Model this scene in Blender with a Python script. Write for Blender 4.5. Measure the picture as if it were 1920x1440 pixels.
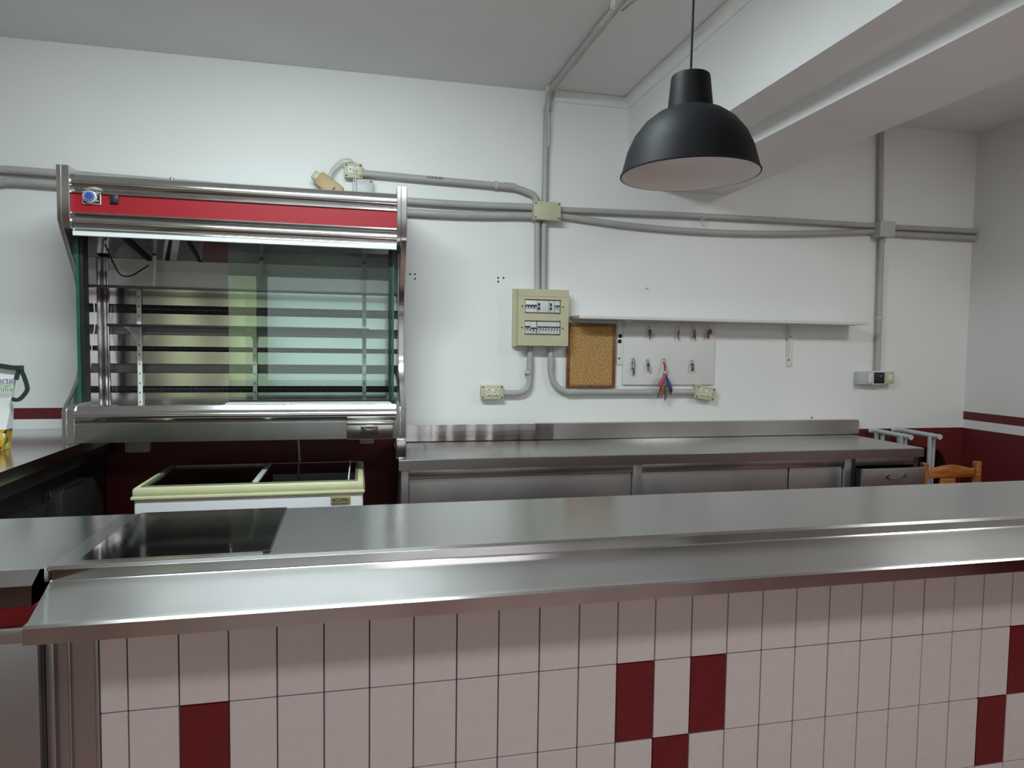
import bpy, bmesh, math, random
from mathutils import Vector, Matrix
random.seed(7)
scene = bpy.context.scene
for o in list(bpy.data.objects): bpy.data.objects.remove(o)
C = scene.collection
PI = math.pi

# ------------------------------------------------------------------ camera
CAM = Vector((0.0, 0.0, 1.55))
F, YAW, PITCH, ROLL = 1252.18, 0.220740, -0.055212, 0.013606
def cam_axes():
    cy, sy = math.cos(YAW), math.sin(YAW)
    f = Vector((sy, cy, 0)); r = Vector((cy, -sy, 0)); u = Vector((0, 0, 1))
    f2 = f*math.cos(PITCH) + u*math.sin(PITCH); u2 = u*math.cos(PITCH) - f*math.sin(PITCH)
    r3 = r*math.cos(ROLL) + u2*math.sin(ROLL); u3 = u2*math.cos(ROLL) - r*math.sin(ROLL)
    return r3, u3, f2
RV, UV, FV = cam_axes()
cd = bpy.data.cameras.new('camera'); cam = bpy.data.objects.new('camera', cd); C.objects.link(cam)
cd.sensor_width = 36; cd.lens = F/1920*36; cd.clip_start = 0.05
m = Matrix((RV, UV, -FV)).transposed().to_4x4(); m.translation = CAM; cam.matrix_world = m
scene.camera = cam
def ray(x, y): return FV + RV*((x-960)/F) - UV*((y-720)/F)
def PY(x, y, Y): d = ray(x, y); return CAM + d*(Y/d.y)           # pixel on the plane y = Y
def PZ(x, y, Z): d = ray(x, y); return CAM + d*((Z-CAM.z)/d.z)   # pixel on the plane z = Z
def PX(x, y, X): d = ray(x, y); return CAM + d*(X/d.x)           # pixel on the plane x = X

# ------------------------------------------------------------------ world, exposure
w = bpy.data.worlds.new('world'); scene.world = w; w.use_nodes = True
w.node_tree.nodes['Background'].inputs[0].default_value = (0.75, 0.85, 0.85, 1)
w.node_tree.nodes['Background'].inputs[1].default_value = 0.2
vs = scene.view_settings
vs.view_transform = 'Standard'; vs.look = 'None'; vs.gamma = 1.0; vs.use_curve_mapping = False
vs.exposure = 0.45
scene.cycles.transparent_max_bounces = 32
def area(name, loc, sx, sy, power, color, rot):
    l = bpy.data.lights.new(name, 'AREA'); l.shape = 'RECTANGLE'; l.size = sx; l.size_y = sy
    l.energy = power; l.color = color
    o = bpy.data.objects.new(name, l); o.location = loc; o.rotation_euler = rot; C.objects.link(o)
    return o
RX0, RX1, RY0, RY1, H = -3.6, 4.262, -4.5, 4.0, 3.10
# daylight entering through the shop windows behind the camera (last opening added as fill)
OPS = [(-3.16, -2.72, 0.9, 2.7), (-2.22, -1.68, 0.9, 2.7), (-1.55, 0.5, 0.9, 2.7), (1.0, 3.9, 0.9, 2.7)]  # the widest one is added to brighten the tiled bar front
for (ox0, ox1, oz0, oz1), rad, col in zip(OPS, (0.5, 0.55, 0.72, 0.65), ((0.86, 1.0, 0.48), (0.86, 1.0, 0.48), (0.87, 1.0, 0.98), (1.0, 0.97, 0.94))):
    area('daylight_and_fill', ((ox0+ox1)/2, RY0-0.02, (oz0+oz1)/2), ox1-ox0, oz1-oz0, rad*PI*(ox1-ox0)*(oz1-oz0), col, (PI/2, 0, 0))

# ------------------------------------------------------------------ materials
M = {}
def nt(name):
    m = bpy.data.materials.new(name); m.use_nodes = True; M[name] = m
    return m.node_tree, m.node_tree.nodes['Principled BSDF']
def noise(t, scale, detail=3, coord='Object', vec=None):
    tc = t.nodes.new('ShaderNodeTexCoord'); n = t.nodes.new('ShaderNodeTexNoise')
    n.inputs['Scale'].default_value = scale; n.inputs['Detail'].default_value = detail
    if vec:
        mp = t.nodes.new('ShaderNodeMapping'); mp.inputs['Scale'].default_value = vec
        t.links.new(tc.outputs[coord], mp.inputs[0]); t.links.new(mp.outputs[0], n.inputs['Vector'])
    else: t.links.new(tc.outputs[coord], n.inputs['Vector'])
    return n.outputs[0]
def ramp(t, fac, stops):
    r = t.nodes.new('ShaderNodeValToRGB'); e = r.color_ramp.elements
    while len(e) < len(stops): e.new(0.5)
    for i, (p, c) in enumerate(stops):
        e[i].position = p; e[i].color = (*c, 1) if len(c) == 3 else c
    t.links.new(fac, r.inputs[0]); return r.outputs[0]
def bump(t, b, fac, strength, dist=0.002):
    n = t.nodes.new('ShaderNodeBump'); n.inputs['Strength'].default_value = strength; n.inputs['Distance'].default_value = dist
    t.links.new(fac, n.inputs['Height']); t.links.new(n.outputs[0], b.inputs['Normal'])
def plain(name, col, rough=0.5, metal=0.0, var=0.06, scale=12, coat=0, bmp=0):
    t, b = nt(name)
    n = noise(t, scale, 4)
    lo = tuple(max(0, c*(1-var)) for c in col); hi = tuple(min(1, c*(1+var)) for c in col)
    t.links.new(ramp(t, n, [(0.3, lo), (0.7, hi)]), b.inputs['Base Color'])
    b.inputs['Roughness'].default_value = rough; b.inputs['Metallic'].default_value = metal
    b.inputs['Coat Weight'].default_value = coat
    if bmp: bump(t, b, noise(t, 220, 2), bmp, 0.001)
    return M[name]
def steel(name, col=(0.56, 0.555, 0.55), rough=0.3, brush=(1, 0, 0), aniso=0.7, var=0.12, even=False):
    t, b = nt(name)
    sc = tuple(2.0 if v else 160.0 for v in brush)
    s = noise(t, 1.0, 4, vec=sc); blot = noise(t, 3.5, 5)
    b.inputs['Metallic'].default_value = 1.0
    t.links.new(ramp(t, blot, [(0.3, tuple(c*(1-var) for c in col)), (0.7, tuple(min(1, c*(1+var*0.5)) for c in col))]), b.inputs['Base Color'])
    mx = t.nodes.new('ShaderNodeMath'); mx.operation = 'MULTIPLY_ADD'; mx.inputs[1].default_value = 0.10; mx.inputs[2].default_value = rough-0.05
    t.links.new(blot, mx.inputs[0]); t.links.new(mx.outputs[0], b.inputs['Roughness'])
    g = t.nodes.new('ShaderNodeNewGeometry'); cr = t.nodes.new('ShaderNodeVectorMath'); cr.operation = 'CROSS_PRODUCT'
    cr.inputs[1].default_value = brush
    t.links.new(g.outputs['Normal'], cr.inputs[0]); t.links.new(cr.outputs[0], b.inputs['Tangent'])
    b.inputs['Anisotropic'].default_value = aniso
    if even:
        for l in list(b.inputs['Roughness'].links): t.links.remove(l)
        b.inputs['Roughness'].default_value = rough
    else: bump(t, b, s, 0.012, 0.0004)
    return M[name]
def glassmat(name, tint=(0.93, 0.97, 0.95), refl=0.12, rough=0.0):
    m = bpy.data.materials.new(name); m.use_nodes = True; M[name] = m; t = m.node_tree
    t.nodes.remove(t.nodes['Principled BSDF']); out = t.nodes['Material Output']
    tr = t.nodes.new('ShaderNodeBsdfTransparent'); tr.inputs[0].default_value = (*tint, 1)
    gl = t.nodes.new('ShaderNodeBsdfGlossy'); gl.inputs['Roughness'].default_value = rough
    lw = t.nodes.new('ShaderNodeFresnel'); lw.inputs[0].default_value = 1.5
    ma = t.nodes.new('ShaderNodeMath'); ma.operation = 'ADD'; ma.inputs[1].default_value = refl
    mx = t.nodes.new('ShaderNodeMixShader')
    t.links.new(lw.outputs[0], ma.inputs[0]); t.links.new(ma.outputs[0], mx.inputs[0])
    t.links.new(tr.outputs[0], mx.inputs[1]); t.links.new(gl.outputs[0], mx.inputs[2]); t.links.new(mx.outputs[0], out.inputs[0])
    return m
def banded_wall(name, bands_right, bands_left=None, white=(0.80, 0.81, 0.80)):
    """white plaster with painted red bands; a band is (z0, z1)"""
    t, b = nt(name)
    tc = t.nodes.new('ShaderNodeTexCoord'); sp = t.nodes.new('ShaderNodeSeparateXYZ'); t.links.new(tc.outputs['Object'], sp.inputs[0])
    def mth(op, a, bb):
        n = t.nodes.new('ShaderNodeMath'); n.operation = op
        for i, v in enumerate((a, bb)):
            if isinstance(v, (int, float)): n.inputs[i].default_value = v
            else: t.links.new(v, n.inputs[i])
        return n.outputs[0]
    def mask(bands):
        tot = None
        for z0, z1 in bands:
            k = mth('MULTIPLY', mth('GREATER_THAN', sp.outputs[2], z0), mth('LESS_THAN', sp.outputs[2], z1))
            tot = k if tot is None else mth('MAXIMUM', tot, k)
        return tot
    k = mask(bands_right)
    if bands_left:
        side = mth('LESS_THAN', sp.outputs[0], -0.5)
        k = mth('ADD', mth('MULTIPLY', side, mask(bands_left)), mth('MULTIPLY', mth('SUBTRACT', 1.0, side), k))
    n = noise(t, 1.6, 5)
    wcol = ramp(t, n, [(0.25, tuple(c*0.955 for c in white)), (0.75, white)])
    mix = t.nodes.new('ShaderNodeMix'); mix.data_type = 'RGBA'
    t.links.new(k, mix.inputs[0]); t.links.new(wcol, mix.inputs[6]); mix.inputs[7].default_value = (0.115, 0.010, 0.012, 1)
    t.links.new(mix.outputs[2], b.inputs['Base Color'])
    b.inputs['Roughness'].default_value = 0.55
    bump(t, b, noise(t, 90, 4), 0.12, 0.003)
    return M[name]
banded_wall('wall_back_paint', [(0, 1.012)], [(0, 1.06), (1.133, 1.193)])
banded_wall('wall_side_paint', [(0, 1.010), (1.071, 1.130)], white=(0.74, 0.74, 0.73))
plain('ceiling_paint', (0.74, 0.745, 0.74), 0.7, var=0.03, scale=2, bmp=0.15)
plain('beam_paint', (0.78, 0.785, 0.78), 0.65, var=0.03, scale=2, bmp=0.15)
plain('plaster_trim', (0.78, 0.785, 0.77), 0.6, var=0.03)
plain('floor_tile', (0.34, 0.20, 0.185), 0.3, var=0.25, scale=5)
steel('steel_bar', (0.56, 0.56, 0.555), 0.22, var=0.08, even=True)
steel('steel_tray', (0.58, 0.58, 0.575), 0.28, aniso=0.85, var=0.05, even=True)
steel('steel_left', (0.57, 0.565, 0.56), 0.17, brush=(0, 1, 0), aniso=0.1, even=True)
steel('steel_counter', (0.48, 0.475, 0.465), 0.27, even=True)
steel('steel_cabinet', (0.42, 0.415, 0.41), 0.42, brush=(0, 0, 1), aniso=0.4)
steel('steel_dark', (0.20, 0.197, 0.195), 0.40, brush=(0, 0, 1), aniso=0.4)
steel('steel_polished', (0.66, 0.655, 0.65), 0.16, aniso=0.3, var=0.06)
steel('steel_panel', (0.60, 0.595, 0.59), 0.24, brush=(0, 0, 1), aniso=0.3)
steel('steel_slat', (0.70, 0.695, 0.69), 0.15, aniso=0.3)
steel('steel_plate', (0.76, 0.77, 0.77), 0.07, aniso=0.0, var=0.05)
steel('steel_mirror', (0.58, 0.575, 0.57), 0.10, aniso=0.0)
steel('steel_fascia', (0.50, 0.485, 0.48), 0.12, aniso=0.0)
steel('steel_base', (0.42, 0.42, 0.415), 0.26, aniso=0.2)
steel('steel_film', (0.70, 0.67, 0.66), 0.10, aniso=0.0)
plain('film_white', (0.72, 0.74, 0.73), 0.35, var=0.02)
plain('red_panel', (0.30, 0.012, 0.020), 0.42, var=0.05, scale=3); M['red_panel'].node_tree.nodes['Principled BSDF'].inputs['Specular IOR Level'].default_value = 0.25
plain('tile_white', (0.76, 0.71, 0.695), 0.22, var=0.03, scale=40)
plain('tile_red', (0.17, 0.006, 0.010), 0.22, var=0.08, scale=40)
plain('grout', (0.13, 0.085, 0.075), 0.9)
plain('red_stripe', (0.20, 0.008, 0.010), 0.35)
plain('conduit_grey', (0.40, 0.395, 0.38), 0.45, var=0.08, scale=6)
plain('cream_plastic', (0.50, 0.485, 0.33), 0.4, var=0.05)
plain('cream_light', (0.68, 0.66, 0.52), 0.4, var=0.03)
plain('white_plastic', (0.72, 0.72, 0.70), 0.35, var=0.03)
plain('grey_plastic', (0.48, 0.50, 0.50), 0.4, var=0.03)
plain('tan_plastic', (0.46, 0.34, 0.17), 0.5, var=0.1)
plain('black_plastic', (0.012, 0.012, 0.014), 0.4, var=0.1)
plain('dark_hole', (0.01, 0.01, 0.01), 0.9)
plain('navy_plastic', (0.012, 0.016, 0.035), 0.4)
plain('breaker_grey', (0.60, 0.61, 0.61), 0.4, var=0.02)
plain('lamp_black', (0.008, 0.0085, 0.0105), 0.55, var=0.05); M['lamp_black'].node_tree.nodes['Principled BSDF'].inputs['Specular IOR Level'].default_value = 0.13
plain('lamp_white', (0.70, 0.66, 0.63), 0.6, var=0.02)
plain('shelf_white', (0.66, 0.65, 0.64), 0.45, var=0.03)
plain('shelf_core', (0.42, 0.32, 0.19), 0.7, var=0.1, scale=60)
plain('bracket_white', (0.74, 0.74, 0.72), 0.35, var=0.02)
plain('board_white', (0.70, 0.69, 0.68), 0.5, var=0.03, scale=3)
plain('freezer_white', (0.66, 0.67, 0.69), 0.3, var=0.02)
plain('freezer_cream', (0.58, 0.60, 0.36), 0.32, var=0.05)
plain('freezer_inside', (0.05, 0.05, 0.055), 0.6)
plain('lid_track', (0.16, 0.16, 0.12), 0.4)
plain('badge_gold', (0.38, 0.35, 0.18), 0.35, metal=0.3)
plain('alu', (0.50, 0.52, 0.54), 0.4, metal=0.25, var=0.05)
plain('brown_shell', (0.035, 0.010, 0.008), 0.25, var=0.2)
plain('key_metal', (0.42, 0.39, 0.33), 0.3, metal=1.0, var=0.2, scale=80)
plain('key_dark', (0.12, 0.11, 0.10), 0.35, metal=0.9)
plain('ring_metal', (0.62, 0.62, 0.62), 0.25, metal=1.0)
for nm, c in (('red', (0.32, 0.03, 0.05)), ('pink', (0.42, 0.08, 0.16)), ('orange', (0.55, 0.16, 0.05)), ('blue', (0.03, 0.06, 0.22)), ('green', (0.02, 0.10, 0.07)),
              ('teal', (0.10, 0.42, 0.38)), ('yellow', (0.50, 0.36, 0.05)), ('purple', (0.14, 0.07, 0.22)), ('salmon', (0.70, 0.34, 0.24))):
    plain('tag_'+nm, c, 0.4)
plain('bag_white', (0.74, 0.76, 0.76), 0.35, var=0.05, scale=9)
plain('strap_green', (0.012, 0.035, 0.022), 0.6)
plain('text_violet', (0.10, 0.08, 0.16), 0.5)
plain('text_green', (0.10, 0.34, 0.06), 0.5)
plain('text_black', (0.012, 0.012, 0.015), 0.5)
plain('cable_white', (0.62, 0.61, 0.57), 0.5, var=0.03)
plain('gasket', (0.010, 0.010, 0.011), 0.55)
plain('fin_dark', (0.030, 0.030, 0.034), 0.45, metal=0.5)
plain('fin_comb', (0.10, 0.10, 0.11), 0.4, metal=0.6)
plain('fridge_shaded', (0.045, 0.047, 0.045), 0.35, metal=0.6)  # steel with the shade under the worktop put into its colour
plain('hood_dark', (0.48, 0.45, 0.45), 0.14, metal=1.0, var=0.2, scale=14)
plain('hood_red', (0.32, 0.10, 0.10), 0.18, metal=0.9, var=0.3, scale=25)
plain('door_wood', (0.25, 0.13, 0.06), 0.5)
plain('frame_alu', (0.5, 0.5, 0.5), 0.4, metal=0.5)
glassmat('glass_pane', (0.88, 0.945, 0.92), 0.03)
glassmat('glass_shelf', (0.80, 0.88, 0.85), 0.10)
glassmat('glass_lid', (0.50, 0.52, 0.52), 0.03)
plain('glass_edge', (0.02, 0.10, 0.075), 0.1, var=0.2)
# polished plate on the bar
glassmat('glass_plate', (0.92, 0.95, 0.95), 0.12)
# dial face
plain('dial_blue', (0.03, 0.07, 0.30), 0.4)
# cork
def cork():
    t, b = nt('cork')
    n = noise(t, 130, 6); n2 = noise(t, 18, 3)
    c = ramp(t, n, [(0.33, (0.13, 0.06, 0.02)), (0.47, (0.42, 0.24, 0.08)), (0.72, (0.56, 0.36, 0.15))])
    t.links.new(c, b.inputs['Base Color']); b.inputs['Roughness'].default_value = 0.9; bump(t, b, n, 0.4, 0.002)
cork()
def wood(name, dark, light, vec):
    t, b = nt(name)
    n = noise(t, 3.0, 5, vec=vec)
    t.links.new(ramp(t, n, [(0.35, dark), (0.62, light)]), b.inputs['Base Color'])
    b.inputs['Roughness'].default_value = 0.35; b.inputs['Coat Weight'].default_value = 0.2
wood('chair_wood', (0.20, 0.055, 0.010), (0.40, 0.145, 0.028), (2, 10, 26))
wood('frame_wood', (0.14, 0.05, 0.02), (0.23, 0.09, 0.03), (10, 10, 10))
def fruit_print():
    t, b = nt('bag_print')
    tc = t.nodes.new('ShaderNodeTexCoord'); v = t.nodes.new('ShaderNodeTexVoronoi'); v.inputs['Scale'].default_value = 38
    t.links.new(tc.outputs['Object'], v.inputs['Vector'])
    sp = t.nodes.new('ShaderNodeSeparateColor'); t.links.new(v.outputs['Color'], sp.inputs[0])
    c = ramp(t, sp.outputs[0], [(0.0, (0.015, 0.02, 0.012)), (0.30, (0.05, 0.16, 0.03)), (0.5, (0.55, 0.26, 0.02)), (0.72, (0.62, 0.44, 0.05)), (0.9, (0.7, 0.7, 0.66))])
    c.node.color_ramp.interpolation = 'CONSTANT'
    t.links.new(c, b.inputs['Base Color']); b.inputs['Roughness'].default_value = 0.35
fruit_print()

# ------------------------------------------------------------------ mesh helpers
def BM(): return bmesh.new()
def box(bm, x0, x1, y0, y1, z0, z1, bev=0.0, seg=2):
    lo = (min(x0, x1), min(y0, y1), min(z0, z1)); hi = (max(x0, x1), max(y0, y1), max(z0, z1))
    v = [bm.verts.new((x, y, z)) for x in (lo[0], hi[0]) for y in (lo[1], hi[1]) for z in (lo[2], hi[2])]
    fs = [bm.faces.new([v[i] for i in q]) for q in ((0, 1, 3, 2), (4, 6, 7, 5), (0, 4, 5, 1), (2, 3, 7, 6), (0, 2, 6, 4), (1, 5, 7, 3))]
    if bev:
        es = list({e for f in fs for e in f.edges})
        bmesh.ops.bevel(bm, geom=es, offset=bev, segments=seg, profile=0.5, affect='EDGES')
    return bm
def prism(bm, poly, a0, a1, axis='x', bev=0.0):
    """extrude a closed polygon; axis x: poly is (y,z); axis y: (x,z); axis z: (x,y)"""
    def P(p, a): return {'x': (a, p[0], p[1]), 'y': (p[0], a, p[1]), 'z': (p[0], p[1], a)}[axis]
    A = [bm.verts.new(P(p, a0)) for p in poly]; B = [bm.verts.new(P(p, a1)) for p in poly]
    n = len(poly); fs = [bm.faces.new(A), bm.faces.new(B[::-1])]
    for i in range(n): fs.append(bm.faces.new([A[i], B[i], B[(i+1) % n], A[(i+1) % n]]))
    bmesh.ops.recalc_face_normals(bm, faces=fs)
    if bev:
        es = list({e for f in fs[:2] for e in f.edges})
        bmesh.ops.bevel(bm, geom=es, offset=bev, segments=1, affect='EDGES')
    return bm
def smooth_path(pts, r=0.06, seg=6):
    """round the corners of a polyline with radius r"""
    P = [Vector(p) for p in pts]; out = [P[0]]
    for i in range(1, len(P)-1):
        a, b, c = P[i-1], P[i], P[i+1]
        d = min(r, (b-a).length*0.48, (c-b).length*0.48)
        p = b+(a-b).normalized()*d; q = b+(c-b).normalized()*d
        for k in range(seg+1):
            t = k/seg; out.append(p*(1-t)**2 + b*2*t*(1-t) + q*t*t)
    out.append(P[-1]); return out
def curve_path(pts, n=8):
    """Catmull-Rom through points"""
    P = [Vector(p) for p in pts]; P = [P[0]*2-P[1]] + P + [P[-1]*2-P[-2]]; out = []
    for i in range(1, len(P)-2):
        a, b, c, d = P[i-1:i+3]
        for k in range(n):
            t = k/n
            out.append(0.5*((2*b)+(c-a)*t+(2*a-5*b+4*c-d)*t*t+(3*b-a-3*c+d)*t**3))
    out.append(P[-2]); return out
def tube(bm, path, r, n=12, cap=True):
    path = [Vector(p) for p in path]; rings = []
    radii = r if isinstance(r, (list, tuple)) else [r]*len(path)
    ref = None
    for i, p in enumerate(path):
        t = (path[min(i+1, len(path)-1)]-path[max(i-1, 0)]).normalized()
        if ref is None:
            ref = Vector((0, 0, 1)) if abs(t.z) < 0.9 else Vector((0, 1, 0))
        u = (ref - t*ref.dot(t)).normalized(); v = t.cross(u); ref = u
        rings.append([bm.verts.new(p+(u*math.cos(2*PI*k/n)+v*math.sin(2*PI*k/n))*radii[i]) for k in range(n)])
    for a, b in zip(rings, rings[1:]):
        for k in range(n): bm.faces.new([a[k], a[(k+1) % n], b[(k+1) % n], b[k]])
    if cap: bm.faces.new(rings[0][::-1]); bm.faces.new(rings[-1])
    return bm
def lathe(bm, prof, n=48, center=(0, 0, 0)):
    cx, cy, cz = center; rings = []
    for r, z in prof:
        if r < 1e-6: rings.append([bm.verts.new((cx, cy, cz+z))])
        else: rings.append([bm.verts.new((cx+r*math.cos(2*PI*k/n), cy+r*math.sin(2*PI*k/n), cz+z)) for k in range(n)])
    for a, b in zip(rings, rings[1:]):
        for k in range(n):
            k2 = (k+1) % n
            if len(a) == 1 and len(b) == 1: continue
            if len(a) == 1: bm.faces.new([a[0], b[k2], b[k]])
            elif len(b) == 1: bm.faces.new([a[k], a[k2], b[0]])
            else: bm.faces.new([a[k], a[k2], b[k2], b[k]])
    return bm
def disc(bm, c, r, depth=0.002, n=20, axis='y'):
    """flat cylinder whose axis is y (facing the room) by default"""
    c = Vector(c); d = {'y': Vector((0, depth, 0)), 'x': Vector((depth, 0, 0)), 'z': Vector((0, 0, depth))}[axis]
    return tube(bm, [c-d/2, c+d/2], r, n)
def xform(bm, mat): bmesh.ops.transform(bm, matrix=mat, verts=bm.verts); return bm
def obj(name, bm, mat, parent=None, smooth=35):
    me = bpy.data.meshes.new(name); bmesh.ops.recalc_face_normals(bm, faces=bm.faces); bm.to_mesh(me); bm.free()
    if smooth:
        for p in me.polygons: p.use_smooth = True
        me.set_sharp_from_angle(angle=math.radians(smooth))
    me.materials.append(M[mat] if isinstance(mat, str) else mat)
    o = bpy.data.objects.new(name, me); C.objects.link(o)
    if parent: attach(o, parent)
    return o
def attach(o, parent):
    o.parent = parent; o.matrix_parent_inverse = base_matrix(parent).inverted()
def base_matrix(o):
    mb = o.matrix_basis.copy()
    if o.parent: mb = base_matrix(o.parent) @ o.matrix_parent_inverse @ mb
    return mb
def tag(o, label, cat, group=None):
    o['label'] = label; o['category'] = cat
    if group: o['group'] = group
    return o
def thing(name, label, cat, loc=(0, 0, 0), group=None):
    o = bpy.data.objects.new(name, None); o.location = loc; o.empty_display_size = 0.1; C.objects.link(o)
    return tag(o, label, cat, group)
def struct(name, bm, mat, smooth=35, parent=None):
    o = obj(name, bm, mat, parent, smooth)
    if not parent: o['kind'] = 'structure'
    return o
def B(*a, **k): return box(BM(), *a, **k)
def text(name, s, size, loc, mat, parent, rotz=0.0, extrude=0.0006, align='LEFT', tilt=0.0, sx=1.0):
    cu = bpy.data.curves.new(name, 'FONT'); cu.body = s; cu.size = size; cu.extrude = extrude; cu.align_x = align
    tmp = bpy.data.objects.new(name+'_tmp', cu); C.objects.link(tmp)
    dg = bpy.context.evaluated_depsgraph_get(); me = bpy.data.meshes.new_from_object(tmp.evaluated_get(dg))
    bpy.data.objects.remove(tmp)
    mt = Matrix.Translation(loc) @ Matrix.Rotation(rotz, 4, 'Z') @ Matrix.Rotation(PI/2, 4, 'X') @ Matrix.Rotation(tilt, 4, 'Z') @ Matrix.Diagonal((sx, 1, 1, 1))
    me.transform(mt); me.materials.clear(); me.materials.append(M[mat]); me.name = name
    o = bpy.data.objects.new(name, me); C.objects.link(o)
    if parent: attach(o, parent)
    return o

# ------------------------------------------------------------------ room shell
struct('floor', B(RX0, RX1, RY0, RY1, -0.1, 0.0), 'floor_tile', 0)
struct('ceiling', B(RX0-0.2, RX1+0.2, RY0-0.2, RY1+0.2, H, H+0.12), 'ceiling_paint', 0)
wb = struct('wall_back', B(RX0-0.2, RX1+0.2, RY1, RY1+0.15, 0, H), 'wall_back_paint', 0)
struct('wall_right', B(RX1, RX1+0.15, RY0, RY1, 0, H), 'wall_side_paint', 0)
struct('wall_left', B(RX0-0.15, RX0, RY0, RY1, 0, H), 'wall_side_paint', 0)
bm = BM()   # wall behind the camera with openings
ops = OPS
xs = RX0-0.2
for x0, x1, z0, z1 in ops:
    box(bm, xs, x0, RY0-0.15, RY0, 0, H); box(bm, x0, x1, RY0-0.15, RY0, 0, z0); box(bm, x0, x1, RY0-0.15, RY0, z1, H); xs = x1
box(bm, xs, RX1+0.2, RY0-0.15, RY0, 0, H)
struct('wall_front', bm, 'wall_side_paint', 0)
for i, (x0, x1, z0, z1) in enumerate(ops):
    bm = BM(); n = 1 if x1-x0 < 2.5 else 2
    for k in range(n+1):
        x = x0+(x1-x0)*k/n; box(bm, max(x0, x-0.02), min(x1, x+0.02), RY0, RY0+0.04, z0, z1)
    for z in (z0, z1-0.05): box(bm, x0, x1, RY0, RY0+0.04, z, z+0.05)
    struct('window_%d' % (i+1), bm, 'frame_alu', 0)  # the last frame surrounds the added fill opening
# beam with stepped underside
bm = prism(BM(), [(1.622, H), (1.622, 2.632), (1.857, 2.632), (1.857, 2.555), (2.312, 2.555), (2.312, H)], RY0, RY1, 'y')
o = struct('ceiling_beam', bm, 'beam_paint', 0)
# small plaster moulding round the corner under the ceiling
def mould(p0, p1, nrm):
    a, b = Vector(p0), Vector(p1); bm = BM()
    prof = [(0, 0), (0.046, 0), (0.05, -0.008), (0.046, -0.018), (0.030, -0.030), (0.016, -0.046), (0.010, -0.056), (0, -0.058)]
    nv = Vector(nrm); A = [bm.verts.new(a+nv*p[0]+Vector((0, 0, p[1]))) for p in prof]; Bv = [bm.verts.new(b+nv*p[0]+Vector((0, 0, p[1]))) for p in prof]
    bm.faces.new(A); bm.faces.new(Bv[::-1])
    for i in range(len(prof)): j = (i+1) % len(prof); bm.faces.new([A[i], Bv[i], Bv[j], A[j]])
    return bm
struct('trim_1', mould((1.13, RY1, H), (1.622, RY1, H), (0, -1, 0)), 'plaster_trim')
struct('trim_2', mould((1.622, RY1, H), (1.622, RY0, H), (-1, 0, 0)), 'plaster_trim')
# screw holes left in the plaster
for x, y in ((769, 514), (778, 514), (778, 523), (934, 521), (944, 521), (934, 528), (1522, 783)):
    p = PY(x, y, 4.0); obj('screw_hole', disc(BM(), p+Vector((0, -0.0005, 0)), 0.0055, 0.003, 12), 'dark_hole', wb)
nb = PY(1213, 541, 3.99)
tag(obj('nail', tube(BM(), [nb+Vector((0, 0.01, 0)), nb+Vector((0.0, -0.022, 0.004))], 0.003, 8), 'conduit_grey'), 'small bent nail in the white wall above the shelf', 'nail')

# ------------------------------------------------------------------ ceiling luminaires (above the frame)
def luminaire(label, cx, cy, lx, ly, power, color, tilt=0.0):
    t = thing('ceiling_luminaire', label, 'light', (cx, cy, H))
    dz = math.sin(tilt)*ly/2
    bm = prism(BM(), [(cy-ly/2-0.02, H), (cy+ly/2+0.02, H), (cy+ly/2+0.02, H-0.055), (cy-ly/2-0.02, H-0.055-2*dz)], cx-lx/2-0.02, cx+lx/2+0.02, 'x')
    obj('housing', bm, 'white_plastic', t)
    l = area('lamp_light', (cx, cy, H-0.065-dz), lx, ly/math.cos(tilt), power, color, (tilt, 0, 0)); attach(l, t)
luminaire('long white fluorescent ceiling light above the back counter side', -0.30, 1.85, 1.4, 0.16, 52, (0.86, 0.99, 1.0), 0.22)
luminaire('square white ceiling light beyond the beam', 3.35, 1.55, 0.58, 0.18, 21, (0.98, 1.0, 0.98))
luminaire('square white ceiling light behind the camera', 0.65, -1.0, 1.1, 0.40, 27, (0.97, 0.97, 1.0))

# ------------------------------------------------------------------ bar: tiled front
ZT, YT = 1.08, 1.5156           # worktop height, tile face
ZTRAY = 1.052
X0 = -0.4834                     # first full joint
XEND = 2.95
bar = thing('tiled_bar_counter', 'tiled bar front with white and dark red tiles under the steel worktop', 'bar', (1.0, 1.75, 0))
obj('bar_body', B(-0.537, XEND, YT+0.006, 1.95, 0, 1.012), 'grout', bar, 0)
tw, th, g = 0.1, 0.2015, 0.0028
ZR1 = 0.7686
tm = {}
def tile_mesh(wd, ht, mat):
    k = (round(wd, 4), round(ht, 4), mat)
    if k not in tm:
        me = bpy.data.meshes.new('tile'); b_ = box(BM(), 0, wd, 0, 0.007, 0, ht, 0.0012, 1); b_.to_mesh(me); b_.free(); me.materials.append(M[mat]); tm[k] = me
    return tm[k]
reds = {(1, 1), (11, 1), (13, 1), (12, 2), (23, 1), (22, 2), (24, 2), (0, 2), (2, 2)}
rows = [(0.9701, ZR1), (ZR1, ZR1-th), (ZR1-th, ZR1-2*th), (ZR1-2*th, ZR1-3*th), (ZR1-3*th, 0.0)]
top_rows = [(1.012, 0.9701)]
for r, (zt, zb) in enumerate(rows):
    for i in range(-1, 35):
        x0 = X0+i*tw if i >= 0 else -0.537; x1 = min(X0+(i+1)*tw, XEND)
        if x1-x0 < 0.02: continue
        me = tile_mesh(x1-x0-g, zt-zb-g, 'tile_red' if (i, r) in reds else 'tile_white')
        o = bpy.data.objects.new('tile', me); C.objects.link(o)
        o.location = (x0+g/2, YT+random.uniform(-0.0004, 0.0004), zb+g/2); attach(o, bar)
bm = BM()
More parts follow.
